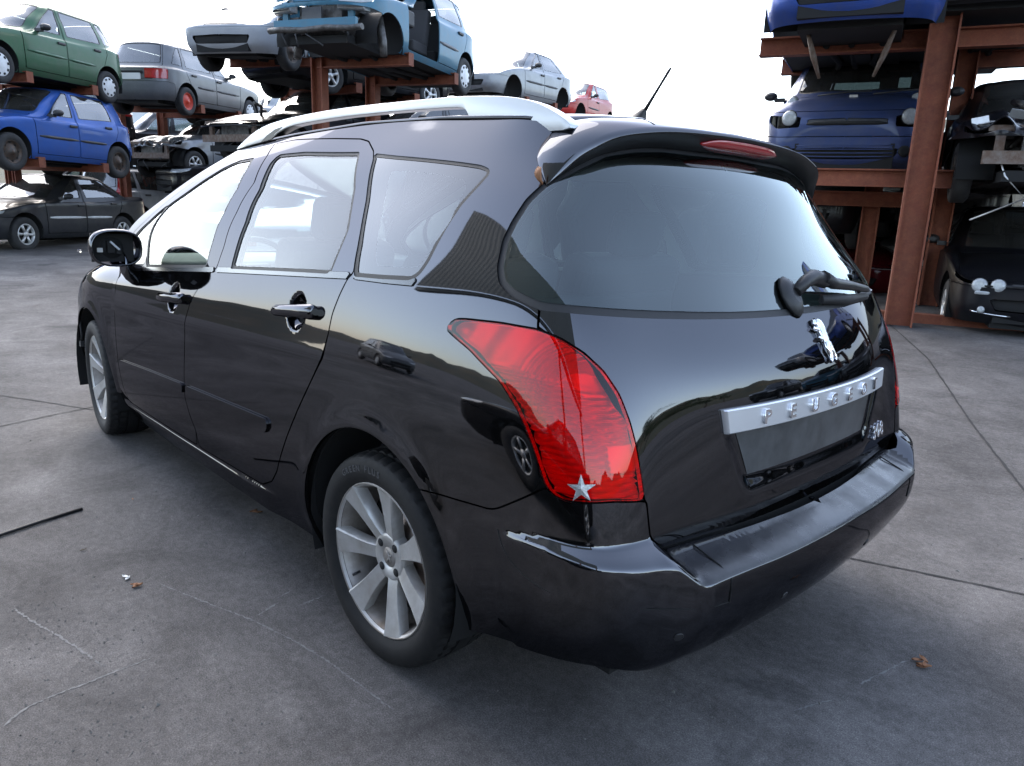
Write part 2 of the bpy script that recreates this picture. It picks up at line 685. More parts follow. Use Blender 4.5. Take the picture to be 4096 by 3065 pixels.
# ------------------------------------------------------------------ main car: body surface and panel outlines (metres, car frame)
MAIN_ROWS = [
        [(2.32, 0.83, 0.2), (1.4, 0.84, 0.2), (0.7, 0.845, 0.205), (0.1, 0.84, 0.21), (-0.25, 0.825, 0.22), (-0.48, 0.8, 0.24), (-0.66, 0.72, 0.26),
     (-0.73, 0.58, 0.265), (-0.765, 0.3, 0.27), (-0.775, 0, 0.27)],
        [(2.32, 0.872, 0.288), (1.4, 0.88, 0.296), (0.7, 0.885, 0.31), (0.1, 0.885, 0.32), (-0.25, 0.872, 0.33), (-0.5, 0.848, 0.345), (-0.7, 0.79,
     0.36), (-0.775, 0.62, 0.36), (-0.81, 0.32, 0.36), (-0.82, 0, 0.36)],
        [(2.32, 0.895, 0.46), (1.4, 0.902, 0.47), (0.7, 0.905, 0.475), (0.1, 0.907, 0.48), (-0.25, 0.898, 0.49), (-0.52, 0.878, 0.5), (-0.745, 0.825,
     0.5), (-0.8, 0.65, 0.5), (-0.83, 0.33, 0.5), (-0.84, 0, 0.5)],
        [(2.32, 0.897, 0.62), (1.4, 0.903, 0.64), (0.7, 0.906, 0.65), (0.1, 0.909, 0.66), (-0.25, 0.902, 0.67), (-0.52, 0.88, 0.67), (-0.735, 0.825,
     0.67), (-0.785, 0.65, 0.66), (-0.825, 0.33, 0.66), (-0.838, 0, 0.66)],
        [(2.32, 0.89, 0.75), (1.4, 0.897, 0.78), (0.7, 0.901, 0.8), (0.1, 0.905, 0.82), (-0.25, 0.897, 0.83), (-0.5, 0.874, 0.83), (-0.7, 0.815,
     0.82), (-0.765, 0.64, 0.81), (-0.82, 0.33, 0.8), (-0.84, 0, 0.8)],
        [(2.32, 0.872, 0.86), (1.4, 0.878, 0.9), (0.7, 0.883, 0.93), (0.1, 0.886, 0.955), (-0.25, 0.878, 0.965), (-0.47, 0.855, 0.965), (-0.65, 0.795,
     0.96), (-0.73, 0.63, 0.945), (-0.795, 0.33, 0.935), (-0.815, 0, 0.93)],
        [(2.42, 0.828, 0.925), (1.4, 0.842, 0.998), (0.7, 0.847, 1.05), (0.1, 0.85, 1.09), (-0.25, 0.84, 1.105), (-0.44, 0.822, 1.105), (-0.59, 0.765,
     1.1), (-0.655, 0.61, 1.085), (-0.715, 0.32, 1.065), (-0.732, 0, 1.055)],
        [(2.4, 0.78, 1.075), (1.42, 0.8, 1.135), (0.65, 0.803, 1.17), (0.1, 0.805, 1.2), (-0.23, 0.8, 1.205), (-0.41, 0.779, 1.2), (-0.53, 0.722, 1.195), (-0.59, 0.57, 1.185), (-0.645, 0.3, 1.17), (-0.665, 0, 1.165)],
        [(2.12, 0.722, 1.235), (1.28, 0.748, 1.287), (0.58, 0.745, 1.305), (0.09, 0.745, 1.325), (-0.2, 0.74, 1.325), (-0.36, 0.717, 1.315), (-0.46, 0.664, 1.305), (-0.52, 0.53, 1.3), (-0.575, 0.28, 1.295), (-0.595, 0, 1.29)],
        [(1.7, 0.665, 1.385), (1.05, 0.688, 1.422), (0.48, 0.688, 1.425), (0.08, 0.69, 1.435), (-0.17, 0.675, 1.43), (-0.31, 0.65, 1.42), (-0.4, 0.6,
     1.41), (-0.455, 0.49, 1.41), (-0.505, 0.26, 1.41), (-0.52, 0, 1.41)],
        [(1.4, 0.605, 1.485), (0.9, 0.632, 1.507), (0.44, 0.637, 1.522), (0.06, 0.637, 1.517), (-0.15, 0.622, 1.509), (-0.27, 0.603, 1.504), (-0.35,
     0.555, 1.49), (-0.4, 0.45, 1.485), (-0.44, 0.24, 1.485), (-0.455, 0, 1.485)],
]

OUT = {
    'fglass': [(1.942, 0.832, 0.969), (1.248, 0.839, 1.023), (1.241, 0.806, 1.125), (1.211, 0.771, 1.228), (1.169, 0.737, 1.318), (1.152, 0.698,
        1.401), (1.157, 0.679, 1.432), (1.297, 0.676, 1.425), (1.425, 0.688, 1.399), (1.59, 0.709, 1.348), (1.727, 0.725, 1.3), (1.894, 0.743,
        1.245)],
    'qlight': [(2.291, 0.793, 1.077), (2.142, 0.829, 0.956), (2.001, 0.83, 0.968), (1.928, 0.794, 1.114), (1.917, 0.742, 1.245)],
    'apillar': [],
    'seamF': [(1.042, 0.641, 1.486), (1.036, 0.676, 1.441), (1.039, 0.727, 1.342), (1.098, 0.771, 1.232), (1.121, 0.814, 1.109), (1.137, 0.841,
        1.026), (1.178, 0.846, 1.008), (1.246, 0.867, 0.945), (1.303, 0.886, 0.872), (1.327, 0.896, 0.8), (1.337, 0.902, 0.688)],
    'seamF2': [(1.337, 0.902, 0.683), (1.351, 0.904, 0.59), (1.36, 0.903, 0.49), (1.326, 0.9, 0.423), (1.282, 0.894, 0.367), (1.315, 0.88, 0.295)],
    'rdoor': [(1.042, 0.641, 1.486), (0.881, 0.643, 1.494), (0.592, 0.654, 1.487), (0.428, 0.66, 1.479), (0.374, 0.667, 1.47), (0.319, 0.685, 1.439),
        (0.29, 0.704, 1.405), (0.233, 0.767, 1.277), (0.192, 0.819, 1.167), (0.167, 0.848, 1.094), (0.188, 0.853, 1.079), (0.208, 0.866, 1.033),
        (0.228, 0.881, 0.972), (0.232, 0.892, 0.917)],
    'rdoor2': [(0.232, 0.894, 0.902), (0.248, 0.902, 0.844), (0.316, 0.907, 0.756), (0.397, 0.908, 0.654), (0.464, 0.908, 0.561), (0.514, 0.906,
        0.483), (0.562, 0.902, 0.403), (0.614, 0.895, 0.352), (0.709, 0.885, 0.31), (0.843, 0.883, 0.302), (1.333, 0.879, 0.29), (1.75, 0.875,
        0.285)],
    'rglass': [(1.003, 0.84, 1.04), (0.991, 0.784, 1.201), (0.969, 0.736, 1.32), (0.968, 0.692, 1.416), (0.943, 0.679, 1.439), (0.761, 0.677, 1.443),
        (0.402, 0.685, 1.434), (0.339, 0.741, 1.326), (0.283, 0.8, 1.207), (0.286, 0.82, 1.161), (0.291, 0.838, 1.115), (0.296, 0.848, 1.085)],
    'belttop': [(2.125, 0.831, 0.952), (1.167, 0.841, 1.023), (1.142, 0.842, 1.022), (0.184, 0.85, 1.086)],
    'beltbot': [(2.104, 0.838, 0.934), (1.186, 0.846, 1.007), (1.17, 0.846, 1.008), (0.187, 0.853, 1.077)],
    'qglass': [(0.303, 0.692, 1.427), (0.176, 0.7, 1.417), (-0.028, 0.704, 1.402), (-0.191, 0.699, 1.386), (-0.22, 0.699, 1.377), (-0.228, 0.704,
        1.367), (-0.215, 0.721, 1.338), (-0.185, 0.75, 1.288), (-0.168, 0.776, 1.241), (-0.155, 0.801, 1.194), (-0.145, 0.824, 1.151), (-0.128, 0.837,
        1.121), (-0.106, 0.844, 1.106), (-0.09, 0.845, 1.103), (0.023, 0.848, 1.096), (0.157, 0.849, 1.09), (0.187, 0.816, 1.173), (0.243, 0.758,
        1.297), (0.295, 0.699, 1.414)],
    'rooflin': [(0.423, 0.638, 1.521), (0.194, 0.639, 1.52), (-0.057, 0.634, 1.51), (-0.109, 0.628, 1.509)],
    'spseam': [(-0.329, 0.575, 1.492), (-0.325, 0.609, 1.46), (-0.323, 0.635, 1.431), (-0.332, 0.652, 1.407), (-0.348, 0.661, 1.386), (-0.371, 0.669,
        1.362), (-0.39, 0.672, 1.345)],
    'hatchL': [(-0.386, 0.677, 1.342), (-0.378, 0.709, 1.301), (-0.372, 0.742, 1.25), (-0.372, 0.768, 1.211), (-0.39, 0.802, 1.156), (-0.411, 0.816,
        1.126), (-0.445, 0.82, 1.107), (-0.494, 0.817, 1.093), (-0.532, 0.81, 1.084), (-0.59, 0.781, 1.079), (-0.633, 0.728, 1.071)],
    'glassbot': [(-0.472, 0.818, 1.102), (-0.535, 0.808, 1.087), (-0.629, 0.725, 1.079), (-0.684, 0.53, 1.064), (-0.719, 0.338, 1.057), (-0.734,
        0.073, 1.053), (-0.731, -0.163, 1.055), (-0.692, -0.529, 1.053)],
    'glasstop': [(-0.394, 0.671, 1.345), (-0.421, 0.597, 1.391), (-0.432, 0.508, 1.429), (-0.446, 0.414, 1.447), (-0.458, 0.311, 1.456), (-0.473,
        0.183, 1.457), (-0.474, -0.211, 1.453)],
    'glassR': [(-0.449, -0.468, 1.426), (-0.494, -0.524, 1.342), (-0.559, -0.61, 1.214), (-0.629, -0.579, 1.13)],
    'light': [(-0.283, 0.869, 0.999), (-0.284, 0.865, 1.013), (-0.303, 0.861, 1.028), (-0.332, 0.857, 1.032), (-0.442, 0.843, 1.037), (-0.543, 0.824,
        1.035), (-0.596, 0.807, 1.021), (-0.642, 0.784, 0.996), (-0.678, 0.759, 0.96), (-0.709, 0.74, 0.914), (-0.734, 0.729, 0.859), (-0.749, 0.722,
        0.811), (-0.763, 0.717, 0.756), (-0.776, 0.709, 0.686), (-0.754, 0.79, 0.697), (-0.715, 0.836, 0.693), (-0.676, 0.855, 0.69), (-0.647, 0.862,
        0.698), (-0.63, 0.865, 0.714), (-0.615, 0.866, 0.741), (-0.59, 0.867, 0.786), (-0.564, 0.867, 0.824), (-0.527, 0.866, 0.866), (-0.474, 0.865,
        0.91), (-0.423, 0.867, 0.936), (-0.369, 0.868, 0.965), (-0.315, 0.869, 0.986)],
    'gateseam': [(-0.534, 0.809, 1.084), (-0.541, 0.824, 1.036)],
    'bseam': [(-0.252, 0.902, 0.595), (-0.362, 0.894, 0.601), (-0.477, 0.885, 0.611), (-0.5, 0.883, 0.62), (-0.631, 0.865, 0.708)],
    'bcorner': [(-0.778, 0.702, 0.68), (-0.791, 0.694, 0.596)],
    'insert': [(-0.531, 0.88, 0.563), (-0.534, 0.88, 0.574), (-0.622, 0.871, 0.588), (-0.678, 0.86, 0.597), (-0.733, 0.835, 0.606), (-0.781, 0.759,
        0.604), (-0.791, 0.691, 0.595), (-0.799, 0.652, 0.539), (-0.802, 0.62, 0.5), (-0.804, 0.598, 0.48), (-0.807, 0.563, 0.464), (-0.816, 0.474,
        0.451), (-0.817, 0.459, 0.443), (-0.811, 0.434, 0.39), (-0.802, 0.546, 0.407), (-0.79, 0.667, 0.431), (-0.772, 0.768, 0.456), (-0.728, 0.83,
        0.465), (-0.654, 0.859, 0.467), (-0.593, 0.87, 0.484), (-0.546, 0.877, 0.518)],
    'strip': [(-0.794, 0.465, 0.843), (-0.8, 0.427, 0.85), (-0.815, 0.329, 0.854), (-0.831, 0.153, 0.859), (-0.834, -0.081, 0.857), (-0.79, -0.492,
        0.831), (-0.786, -0.519, 0.815), (-0.796, -0.489, 0.773), (-0.839, -0.091, 0.794), (-0.837, 0.147, 0.798), (-0.821, 0.326, 0.799), (-0.801,
        0.452, 0.794), (-0.797, 0.465, 0.805)],
    'plate': [(-0.799, 0.461, 0.791), (-0.807, 0.438, 0.736), (-0.813, 0.414, 0.685), (-0.818, 0.392, 0.657), (-0.823, 0.359, 0.64)],
    'lion': [(-0.761, -0.066, 1.015), (-0.814, -0.01, 0.932)],
    'moldF': [(2.292, 0.897, 0.492), (2.238, 0.897, 0.502), (1.358, 0.904, 0.544), (1.371, 0.904, 0.521), (1.632, 0.902, 0.509), (2.278, 0.895,
        0.463)],
    'moldR': [(1.298, 0.904, 0.545), (0.597, 0.907, 0.579), (0.593, 0.907, 0.55), (0.625, 0.907, 0.523), (1.294, 0.904, 0.52)],
    'handleR': [(0.575, 0.883, 0.941), (0.313, 0.879, 0.978), (0.301, 0.886, 0.945), (0.564, 0.886, 0.927)],
    'handleF': [(1.628, 0.882, 0.867), (1.359, 0.878, 0.901), (1.344, 0.886, 0.869), (1.623, 0.885, 0.854)],
    'arch': [(0.375, 0.89, 0.329), (0.337, 0.907, 0.499), (0.262, 0.909, 0.593), (0.154, 0.909, 0.648), (0.055, 0.909, 0.68), (-0.08, 0.908, 0.681),
        (-0.181, 0.906, 0.644), (-0.273, 0.9, 0.572), (-0.332, 0.892, 0.492), (-0.344, 0.876, 0.379)],
}
BODY_O = np.array([1.35, 0, .35])
BODY_M = np.array([[.99998874, 0, .00474505], [.0000875, .99982998, -.01843909], [-.00474425, .0184393, .99981873]])
_t = BODY_O - BODY_M @ BODY_O
TILT = Matrix([list(BODY_M[i]) + [_t[i]] for i in range(3)] + [[0, 0, 0, 1]])     # the body leans a little on its springs

def black_paint():
    """deep gloss black with a thin, patchy film of dust"""
    m = mat('black_paint', (.098, .100, .107), .03, metal=1.0, bump=(1.2, .02, .02))
    nt = m.node_tree
    b = nt.nodes['Principled BSDF']
    b.inputs['Specular Tint'].default_value = (.5, .5, .52, 1)
    tc = nt.nodes.new('ShaderNodeTexCoord')
    fac = None
    for sc_, lo, hi, amt in ((2.5, .40, .75, .014), (60, .55, .80, .06)):
        tn = nt.nodes.new('ShaderNodeTexNoise')
        tn.inputs['Scale'].default_value = sc_
        tn.inputs['Detail'].default_value = 8
        tn.inputs['Roughness'].default_value = .7
        nt.links.new(tc.outputs['Object'], tn.inputs['Vector'])
        mr = nt.nodes.new('ShaderNodeMapRange')
        for k, v in (('From Min', lo), ('From Max', hi), ('To Min', .003), ('To Max', amt)):
            mr.inputs[k].default_value = v
        nt.links.new(tn.outputs['Fac'], mr.inputs['Value'])
        if fac is None:
            fac = mr.outputs[0]
        else:
            ad = nt.nodes.new('ShaderNodeMath')
            ad.operation = 'ADD'
            nt.links.new(fac, ad.inputs[0])
            nt.links.new(mr.outputs[0], ad.inputs[1])
            fac = ad.outputs[0]
    df = nt.nodes.new('ShaderNodeBsdfDiffuse')
    df.inputs[0].default_value = (.14, .14, .145, 1)
    mx = nt.nodes.new('ShaderNodeMixShader')
    nt.links.new(fac, mx.inputs[0])
    nt.links.new(b.outputs[0], mx.inputs[1])
    nt.links.new(df.outputs[0], mx.inputs[2])
    nt.links.new(mx.outputs[0], nt.nodes['Material Output'].inputs['Surface'])


black_paint()
mat('ledge_black', (.016, .016, .018), .30, noise=(40, (.035, .035, .038), .5), bump=(25, .15, .002), rough_noise=(9, .18, .42))
mat('black_plastic', (.012, .012, .013), .45, bump=(400, .1, .001))
mat('rubber', (.010, .010, .011), .6)
mat('under_black', (.004, .004, .004), .9)
mat('satin_silver', (.44, .455, .48), .38, metal=.8)
mat('strip_silver', (.62, .63, .65), .38, metal=.75)
mat('chrome', (.80, .81, .83), .12, metal=1)
mat('belt_trim', (.10, .105, .11), .25, metal=.7)
mat('tyre', (.0085, .0085, .009), .7, spec=.3, noise=(30, (.020, .019, .017), .5), bump=(300, .2, .001))
mat('alloy', (.46, .455, .445), .42, metal=.5, noise=[(9, (.26, .23, .19), .6), (60, (.33, .31, .28), .35)])
mat('alloy_barrel', (.30, .28, .26), .5, metal=.6, noise=(7, (.12, .09, .06), .8))
mat('brake_disc', (.25, .22, .2), .4, metal=.9, noise=(20, (.2, .1, .05), .6))
mat('dark_hole', (.008, .008, .008), .8)
mat('seat_cloth', (.035, .035, .038), .85)
mat('cream_cloth', (.42, .41, .38), .85)
mat('dash', (.02, .02, .022), .6)
mat('lamp_body', (.95, .93, .92), .3, metal=.5)
mat('red_reflector', (.85, .05, .03), .35)
mat('dull_red', (.25, .012, .014), .2, coat=1)
mat('foil', (.42, .43, .44), .38, metal=.9, bump=(40, .4, .01))
mat('dust_film', (.022, .023, .024), .4, noise=[(4, (.055, .058, .06), .9), (18, (.085, .088, .09), .4)])
mat('leaf', (.22, .09, .035), .7, noise=(40, (.1, .05, .02), .6))
glass_mat('side_glass', (.80, .93, .91), 1.52)
glass_mat('privacy_glass', (.50, .60, .60), 1.8)
glass_mat('rear_glass', (.48, .64, .64), 1.85, gloss_col=(.92, 1, 1))
glass_mat('frit_glass', (.06, .065, .065), 1.8)
glass_mat('red_lens', (.80, .013, .011), 1.45, rough=.01)
glass_mat('clear_lens', (.9, .9, .9), 1.5)

car = empty('black_estate_car')
tag(car, 'black five-door estate car with silver roof rails, seen from rear left, front bumper missing', 'car')
S = Surf(MAIN_ROWS)
UE, VE = S.U[-1], S.V[-1]


def O(name):
    return S.uv(OUT[name])


def ss(a, b, x):
    t = np.clip((x - a) / (b - a), 0, 1)
    return t * t * (3 - 2 * t)


def ctr(v):
    return np.array([UE + .05, v])


uv1 = lambda x, y, z: S.uv([(x, y, z)])[0]

# rear window: left edge, bottom and top edge to the centre line
hl, gb, gt = O('hatchL'), S.uv([(-.535, .807, 1.087), (-.629, .724, 1.079), (-.684, .53, 1.068), (-.719, .338, 1.06), (-.732, .15, 1.055), (-.734, .0, 1.054)]), \
    S.uv([(-.394, .671, 1.345), (-.421, .597, 1.391), (-.431, .507, 1.429), (-.445, .413, 1.447), (-.459, .312, 1.457), (-.476, .188, 1.459), (-.478, 0, 1.46)])
rw = np.vstack([gt[::-1][:], hl[1:9], gb[1:]])
rw = np.vstack([rw, [ctr(gb[-1][1])], [ctr(gt[-1][1])]])
light = O('light')
fd_top = S.uv([(1.042, .641, 1.483), (1.16, .66, 1.463), (1.30, .667, 1.447), (1.45, .68, 1.42), (1.62, .69, 1.375), (1.78, .71, 1.325), (1.95, .735, 1.26), (2.14, .76, 1.165), (2.30, .785, 1.085)])
sf = np.vstack([O('seamF'), O('seamF2')[1:]])
fdoor = np.vstack([sf[::-1], fd_top, S.uv([(2.34, .80, 1.04), (2.30, .83, .93), (2.27, .87, .85), (2.255, .89, .75), (2.25, .895, .6), (2.245, .895, .45), (2.23, .885, .36), (2.19, .872, .287), (1.75, .876, .286)])])
rd = np.vstack([O('rdoor'), O('rdoor2')[1:]])
rdoor = np.vstack([rd[:-3], S.uv([(1.29, .88, .292)]), O('seamF2')[::-1][1:], O('seamF')[::-1][1:-1]])
fg = O('fglass')
ql = S.uv([(2.26, .797, 1.072), (2.20, .815, 1.0), (2.15, .829, .957), (1.998, .83, .968), (1.93, .794, 1.114), (1.915, .742, 1.243), (2.08, .765, 1.165)])
rg = O('rglass')
qg = O('qglass')
bw = .011
zb = lambda x: 1.0905 - .0565 * (x - .15) - .012 * (x - .15) ** 2 * (x > 0)


def beltpoly(x0, x1, dz0=-.012, dz1=.008):
    xs = np.linspace(x0, x1, 12)
    # belt strip follows the lower edge of the windows
    zc = np.interp(xs, [-.14, .0, .157, .296, 1.003, 1.25, 1.94, 2.15], [1.099, 1.092, 1.088, 1.078, 1.033, 1.015, .961, .947])
    top = [(x, .845, z + dz1) for x, z in zip(xs, zc)]
    bot = [(x, .852, z + dz0) for x, z in zip(xs, zc)][::-1]
    return S.uv(top + bot)


ax, az, ar = 0.0, .325, .362


def archpoly(cx, cz, r, S_, yy=.9):
    a = np.linspace(math.radians(-35), math.radians(215), 60)
    pts = [(cx + r * math.cos(t), yy, cz + r * math.sin(t)) for t in a]
    return S_.uv(pts)


arch = archpoly(ax, az, ar, S)
arch = np.vstack([arch, [[arch[-1][0], -.05]], [[arch[0][0], -.05]]])
bs = O('bseam')
bumper = np.vstack([S.uv([(-.20, .905, .585)]), bs, light[13:18][::-1],
                    S.uv([(-.778, .702, .68), (-.787, .698, .63), (-.792, .694, .597), (-.797, .668, .575), (-.80, .645, .556), (-.815, .5, .55), (-.83, .33, .546), (-.838, .15, .543), (-.84, 0, .542)]),
                    [ctr(S.uv([(-.84, 0, .542)])[0][1])], [[UE + .05, -.02]], [[arch[:, 0].max() - .2, -.02]]])
gate = np.vstack([S.uv([(-.335, .645, 1.405), (-.39, .668, 1.345)]), hl[1:9], S.uv([(-.531, .812, 1.082), (-.541, .824, 1.036)]), light[5:14],
                  S.uv([(-.778, .702, .68), (-.787, .698, .63), (-.792, .694, .600), (-.797, .668, .579), (-.80, .645, .560), (-.815, .5, .554), (-.83, .33, .550), (-.838, .15, .547), (-.84, 0, .546)]),
                  [ctr(S.uv([(-.84, 0, .546)])[0][1])], [[UE + .05, VE - .01]], [[S.uv([(-.35, .56, 1.485)])[0][0], VE - .01]]])
moldF = S.uv([(2.20, .897, .500), (1.8, .902, .524), (1.362, .904, .546), (1.362, .904, .508), (1.8, .9, .484), (2.21, .895, .462)])
moldR = S.uv([(1.325, .904, .547), (.95, .906, .563), (.605, .907, .578), (.595, .907, .552), (.615, .907, .526), (.95, .905, .522), (1.325, .904, .508)])

regs = [
    Reg('rear_window', rw, seal=.020),
    Reg('tail_light', light, gap=.005),
    Reg('front_door_window', fg, seal=.014), Reg('quarterlight', ql, seal=.012),
    Reg('rear_door_window', rg, seal=.014), Reg('quarter_clear', S.uv([(.183, .722, 1.371), (.171, .718, 1.38), (.106, .719, 1.379), (-.054, .723, 1.369), (-.153, .726, 1.355), (-.168, .73, 1.346), (-.173, .737, 1.334), (-.173, .781, 1.252), (-.147, .809, 1.194), (-.12, .83, 1.144), (-.11, .833, 1.136), (-.088, .835, 1.131), (.055, .838, 1.123), (.076, .836, 1.128), (.088, .83, 1.144), (.138, .78, 1.251)]), gap=0), Reg('quarter_window', qg, seal=.014),
    Reg('belt_trim_front', beltpoly(1.150, 2.16), gap=.002, smooth=1, pre=.05), Reg('belt_trim_rear', beltpoly(.182, 1.128), gap=.002, smooth=1, pre=.05),
    Reg('belt_trim_quarter', beltpoly(-.125, .160), gap=.002, smooth=1, pre=.02),
    Reg('molding_front', moldF, gap=.0015, smooth=2, pre=.02), Reg('molding_rear', moldR, gap=.0015, smooth=2, pre=.02),
    Reg('wheel_arch', arch, gap=0, drop=True),
    Reg('front_door', fdoor, gap=.0055), Reg('rear_door', rdoor, gap=.0055),
    Reg('rear_bumper', bumper, gap=.004, pre=.02), Reg('tailgate', gate, gap=.006, pre=.02),
]
dom = [(0, 0), (UE, 0), (UE, VE), (0, VE)]
_rc = lambda y0, y1, z0, z1: [uv1(-.8, y0, z0), uv1(-.83, y1, z0), uv1(-.83, y1, z1), uv1(-.8, y0, z1)]
fine = [(_rc(.50, 0, .60, .85) , .007), (np.vstack([S.uv([(-.45, .88, .49), (-.62, .87, .49), (-.75, .82, .49), (-.8, .65, .47), (-.83, .33, .46), (-.84, 0, .46), (-.84, 0, .56), (-.82, .5, .56), (-.80, .64, .57), (-.79, .70, .615), (-.72, .83, .62), (-.45, .88, .62)])]), .008),
        (S.uv([(.53, .88, .86), (.35, .88, .86), (.35, .87, 1.04), (.53, .87, 1.04)]), .008), (S.uv([(1.58, .88, .79), (1.4, .88, .79), (1.4, .87, .96), (1.58, .87, .96)]), .009),
        (S.uv([(2.3, .87, .26), (1.4, .88, .27), (.6, .88, .28), (.6, .88, .33), (1.4, .88, .31), (2.3, .87, .30)]), .008)]
C = cut(S, dom, regs, h=.021, hb=.011, fine=fine)

zsill = lambda x: np.interp(x, [.6, .75, 1.0, 1.33, 1.75, 2.3], [.318, .309, .300, .291, .286, .286])


def d_base(p, u, v):
    x, y, z = p.T
    d = .012 * ss(.004, -.010, z - zsill(x) + .006) * ss(.55, .75, x) * ss(2.35, 2.2, x)
    r = np.hypot(x - ax, z - az)
    d = d + .010 * np.exp(-((r - ar) / .045) ** 2) * (y > .5)
    return d


CUPS = [(.440, .953), (1.487, .879)]


def d_door(p, u, v):
    x, y, z = p.T
    d = np.zeros(len(x))
    for cx, cz in CUPS:
        r = np.hypot((x - cx), (z - cz) * 1.0)
        d -= .030 * ss(.062, .030, r)
    # soft swage running back at handle height
    d += .0035 * np.exp(-((z - np.interp(x, [.2, 2.2], [.845, .765])) / .035) ** 2)
    r = np.hypot(x - ax, z - az)
    d = d + .010 * np.exp(-((r - ar) / .045) ** 2)
    return d


def bump_front(yx):
    return yx


def d_bumper(p, u, v):
    x, y, z = p.T
    ay = abs(y)
    # how far round the corner we are: 0 at the tip of the insert, 1 where the step begins
    pr = np.clip((-x - .50) / .29 * .5 + (.885 - ay) / .19 * .5, 0, 1) * (x < -.49)
    A = .004 * ss(.0, .10, pr) + .054 * pr ** 1.2 + .042 * ss(.73, .58, ay) * (x < -.6)
    zi = np.where(ay > .5, .600 - .055 * ss(.70, .605, ay), .545)           # inner edge of the ledge
    zi = np.where(x > -.66, np.interp(x, [-.66, -.50], [.602, .572]), zi)
    dz = .016 + .038 * pr - .010 * ss(.70, .58, ay)
    t = (zi - z) / dz
    f = ss(0, 1, t) ** .75
    low = 1 - .25 * ss(.46, .30, z) - .25 * ss(.33, .22, z)
    r = np.hypot(x - ax, z - az)
    return A * f * low + .010 * np.exp(-((r - ar) / .045) ** 2) * (x > -.6) + .0005


def d_gate(p, u, v):
    x, y, z = p.T
    ay = abs(y)
    half = np.interp(z, [.63, .79], [.37, .455])
    m = ss(half, half - .050, ay) * ss(.622, .690, z) * ss(.83, .80, z)
    # lower edge of the gate turns in
    return -.014 * m - .012 * ss(.60, .55, z)


def d_mold(p, u, v):
    return np.full(len(p), .009)


def d_light(p, u, v):
    return np.full(len(p), .004)


kw = dict(matrix=TILT)
body = panel(S, C['base'], 'body_side', 'black_paint', car, disp=d_base, make_right=True, **kw)
fdo = panel(S, C['front_door'], 'front_door', 'black_paint', car, disp=d_door, make_right=True, **kw)
rdo = panel(S, C['rear_door'], 'rear_door', 'black_paint', car, disp=d_door, make_right=True, **kw)
bmp = panel(S, C['rear_bumper'], 'rear_bumper', 'black_paint', car, disp=d_bumper, double=True, **kw)
# the flat top of the bumper is dull, scuffed plastic
bm_ = bmp[0].data
bm_.materials.append(MATS['ledge_black'])
for pl in bm_.polygons:
    c = pl.center
    if abs(c.y) < .64 and c.z > .47 and pl.normal.z > .30 and c.x < -.78:
        pl.material_index = 1
gat = panel(S, C['tailgate'], 'tailgate', 'black_paint', car, disp=d_gate, double=True, **kw)


def sub(res, parents):
    for o, pa in zip(res, parents):
        o.parent = pa
        o.matrix_local = Matrix.Identity(4)
    return res


win_f = sub(panel(S, C['front_door_window'], 'window', 'side_glass', None, offset=-.006, flange=0, make_right=True), fdo)
sub(panel(S, C['front_door_window_seal'], 'window_seal', 'rubber', None, offset=-.003, make_right=True), fdo)
sub(panel(S, C['quarterlight'], 'quarterlight', 'side_glass', None, offset=-.006, flange=0, make_right=True), fdo)
sub(panel(S, C['quarterlight_seal'], 'quarterlight_seal', 'rubber', None, offset=-.003, make_right=True), fdo)
sub(panel(S, C['rear_door_window'], 'window', 'side_glass', None, offset=-.006, flange=0, make_right=True), rdo)
sub(panel(S, C['rear_door_window_seal'], 'window_seal', 'rubber', None, offset=-.003, make_right=True), rdo)
qw_ = sub(panel(S, C['quarter_clear'], 'quarter_window', 'privacy_glass', None, offset=-.004, flange=0, make_right=True), body)
sub(panel(S, C['quarter_window'], 'printed_border', 'frit_glass', None, offset=-.004, flange=0, make_right=True), qw_)
sub(panel(S, C['quarter_window_seal'], 'quarter_window_seal', 'rubber', None, offset=-.002, make_right=True), body)
sub(panel(S, C['rear_window'], 'rear_window', 'rear_glass', None, offset=-.003, flange=0, double=True), gat)
sub(panel(S, C['rear_window_seal'], 'window_seal', 'rubber', None, offset=-.005, double=True), gat)
sub(panel(S, C['belt_trim_front'], 'belt_trim', 'belt_trim', None, offset=.004, make_right=True), fdo)
sub(panel(S, C['belt_trim_rear'], 'belt_trim', 'belt_trim', None, offset=.004, make_right=True), rdo)
sub(panel(S, C['belt_trim_quarter'], 'belt_trim', 'belt_trim', None, offset=.004, make_right=True), body)
sub(panel(S, C['molding_front'], 'molding', 'black_paint', None, disp=d_mold, make_right=True), fdo)
sub(panel(S, C['molding_rear'], 'molding', 'black_paint', None, disp=d_mold, make_right=True), rdo)
lens = panel(S, C['tail_light'], 'tail_light', 'red_lens', car, disp=d_light, flange=.012, make_right=True, **kw)

# dark inner skin behind the joints, open at windows and arches
C2 = cut(S, dom, [Reg('w%d' % i, q, gap=0, drop=True) for i, q in enumerate((rw, fg, ql, rg, qg, light, arch))], h=.06, hb=.03)
panel(S, C2['base'], 'inner_skin', 'under_black', car, offset=-.028, flange=0, make_right=True, **kw)

# ---- tail light insides: ribbed red reflector bed, bulb bowl, square reflector
lc = S.uv([(-.55, .865, .86)])[0]
CL = cut(S, dom, [Reg('tl', offset_poly(Reg('x', light).P, .0026), gap=0, smooth=0)], h=.02, hb=.008, fine=[(Reg('x', light).P, .0042)])


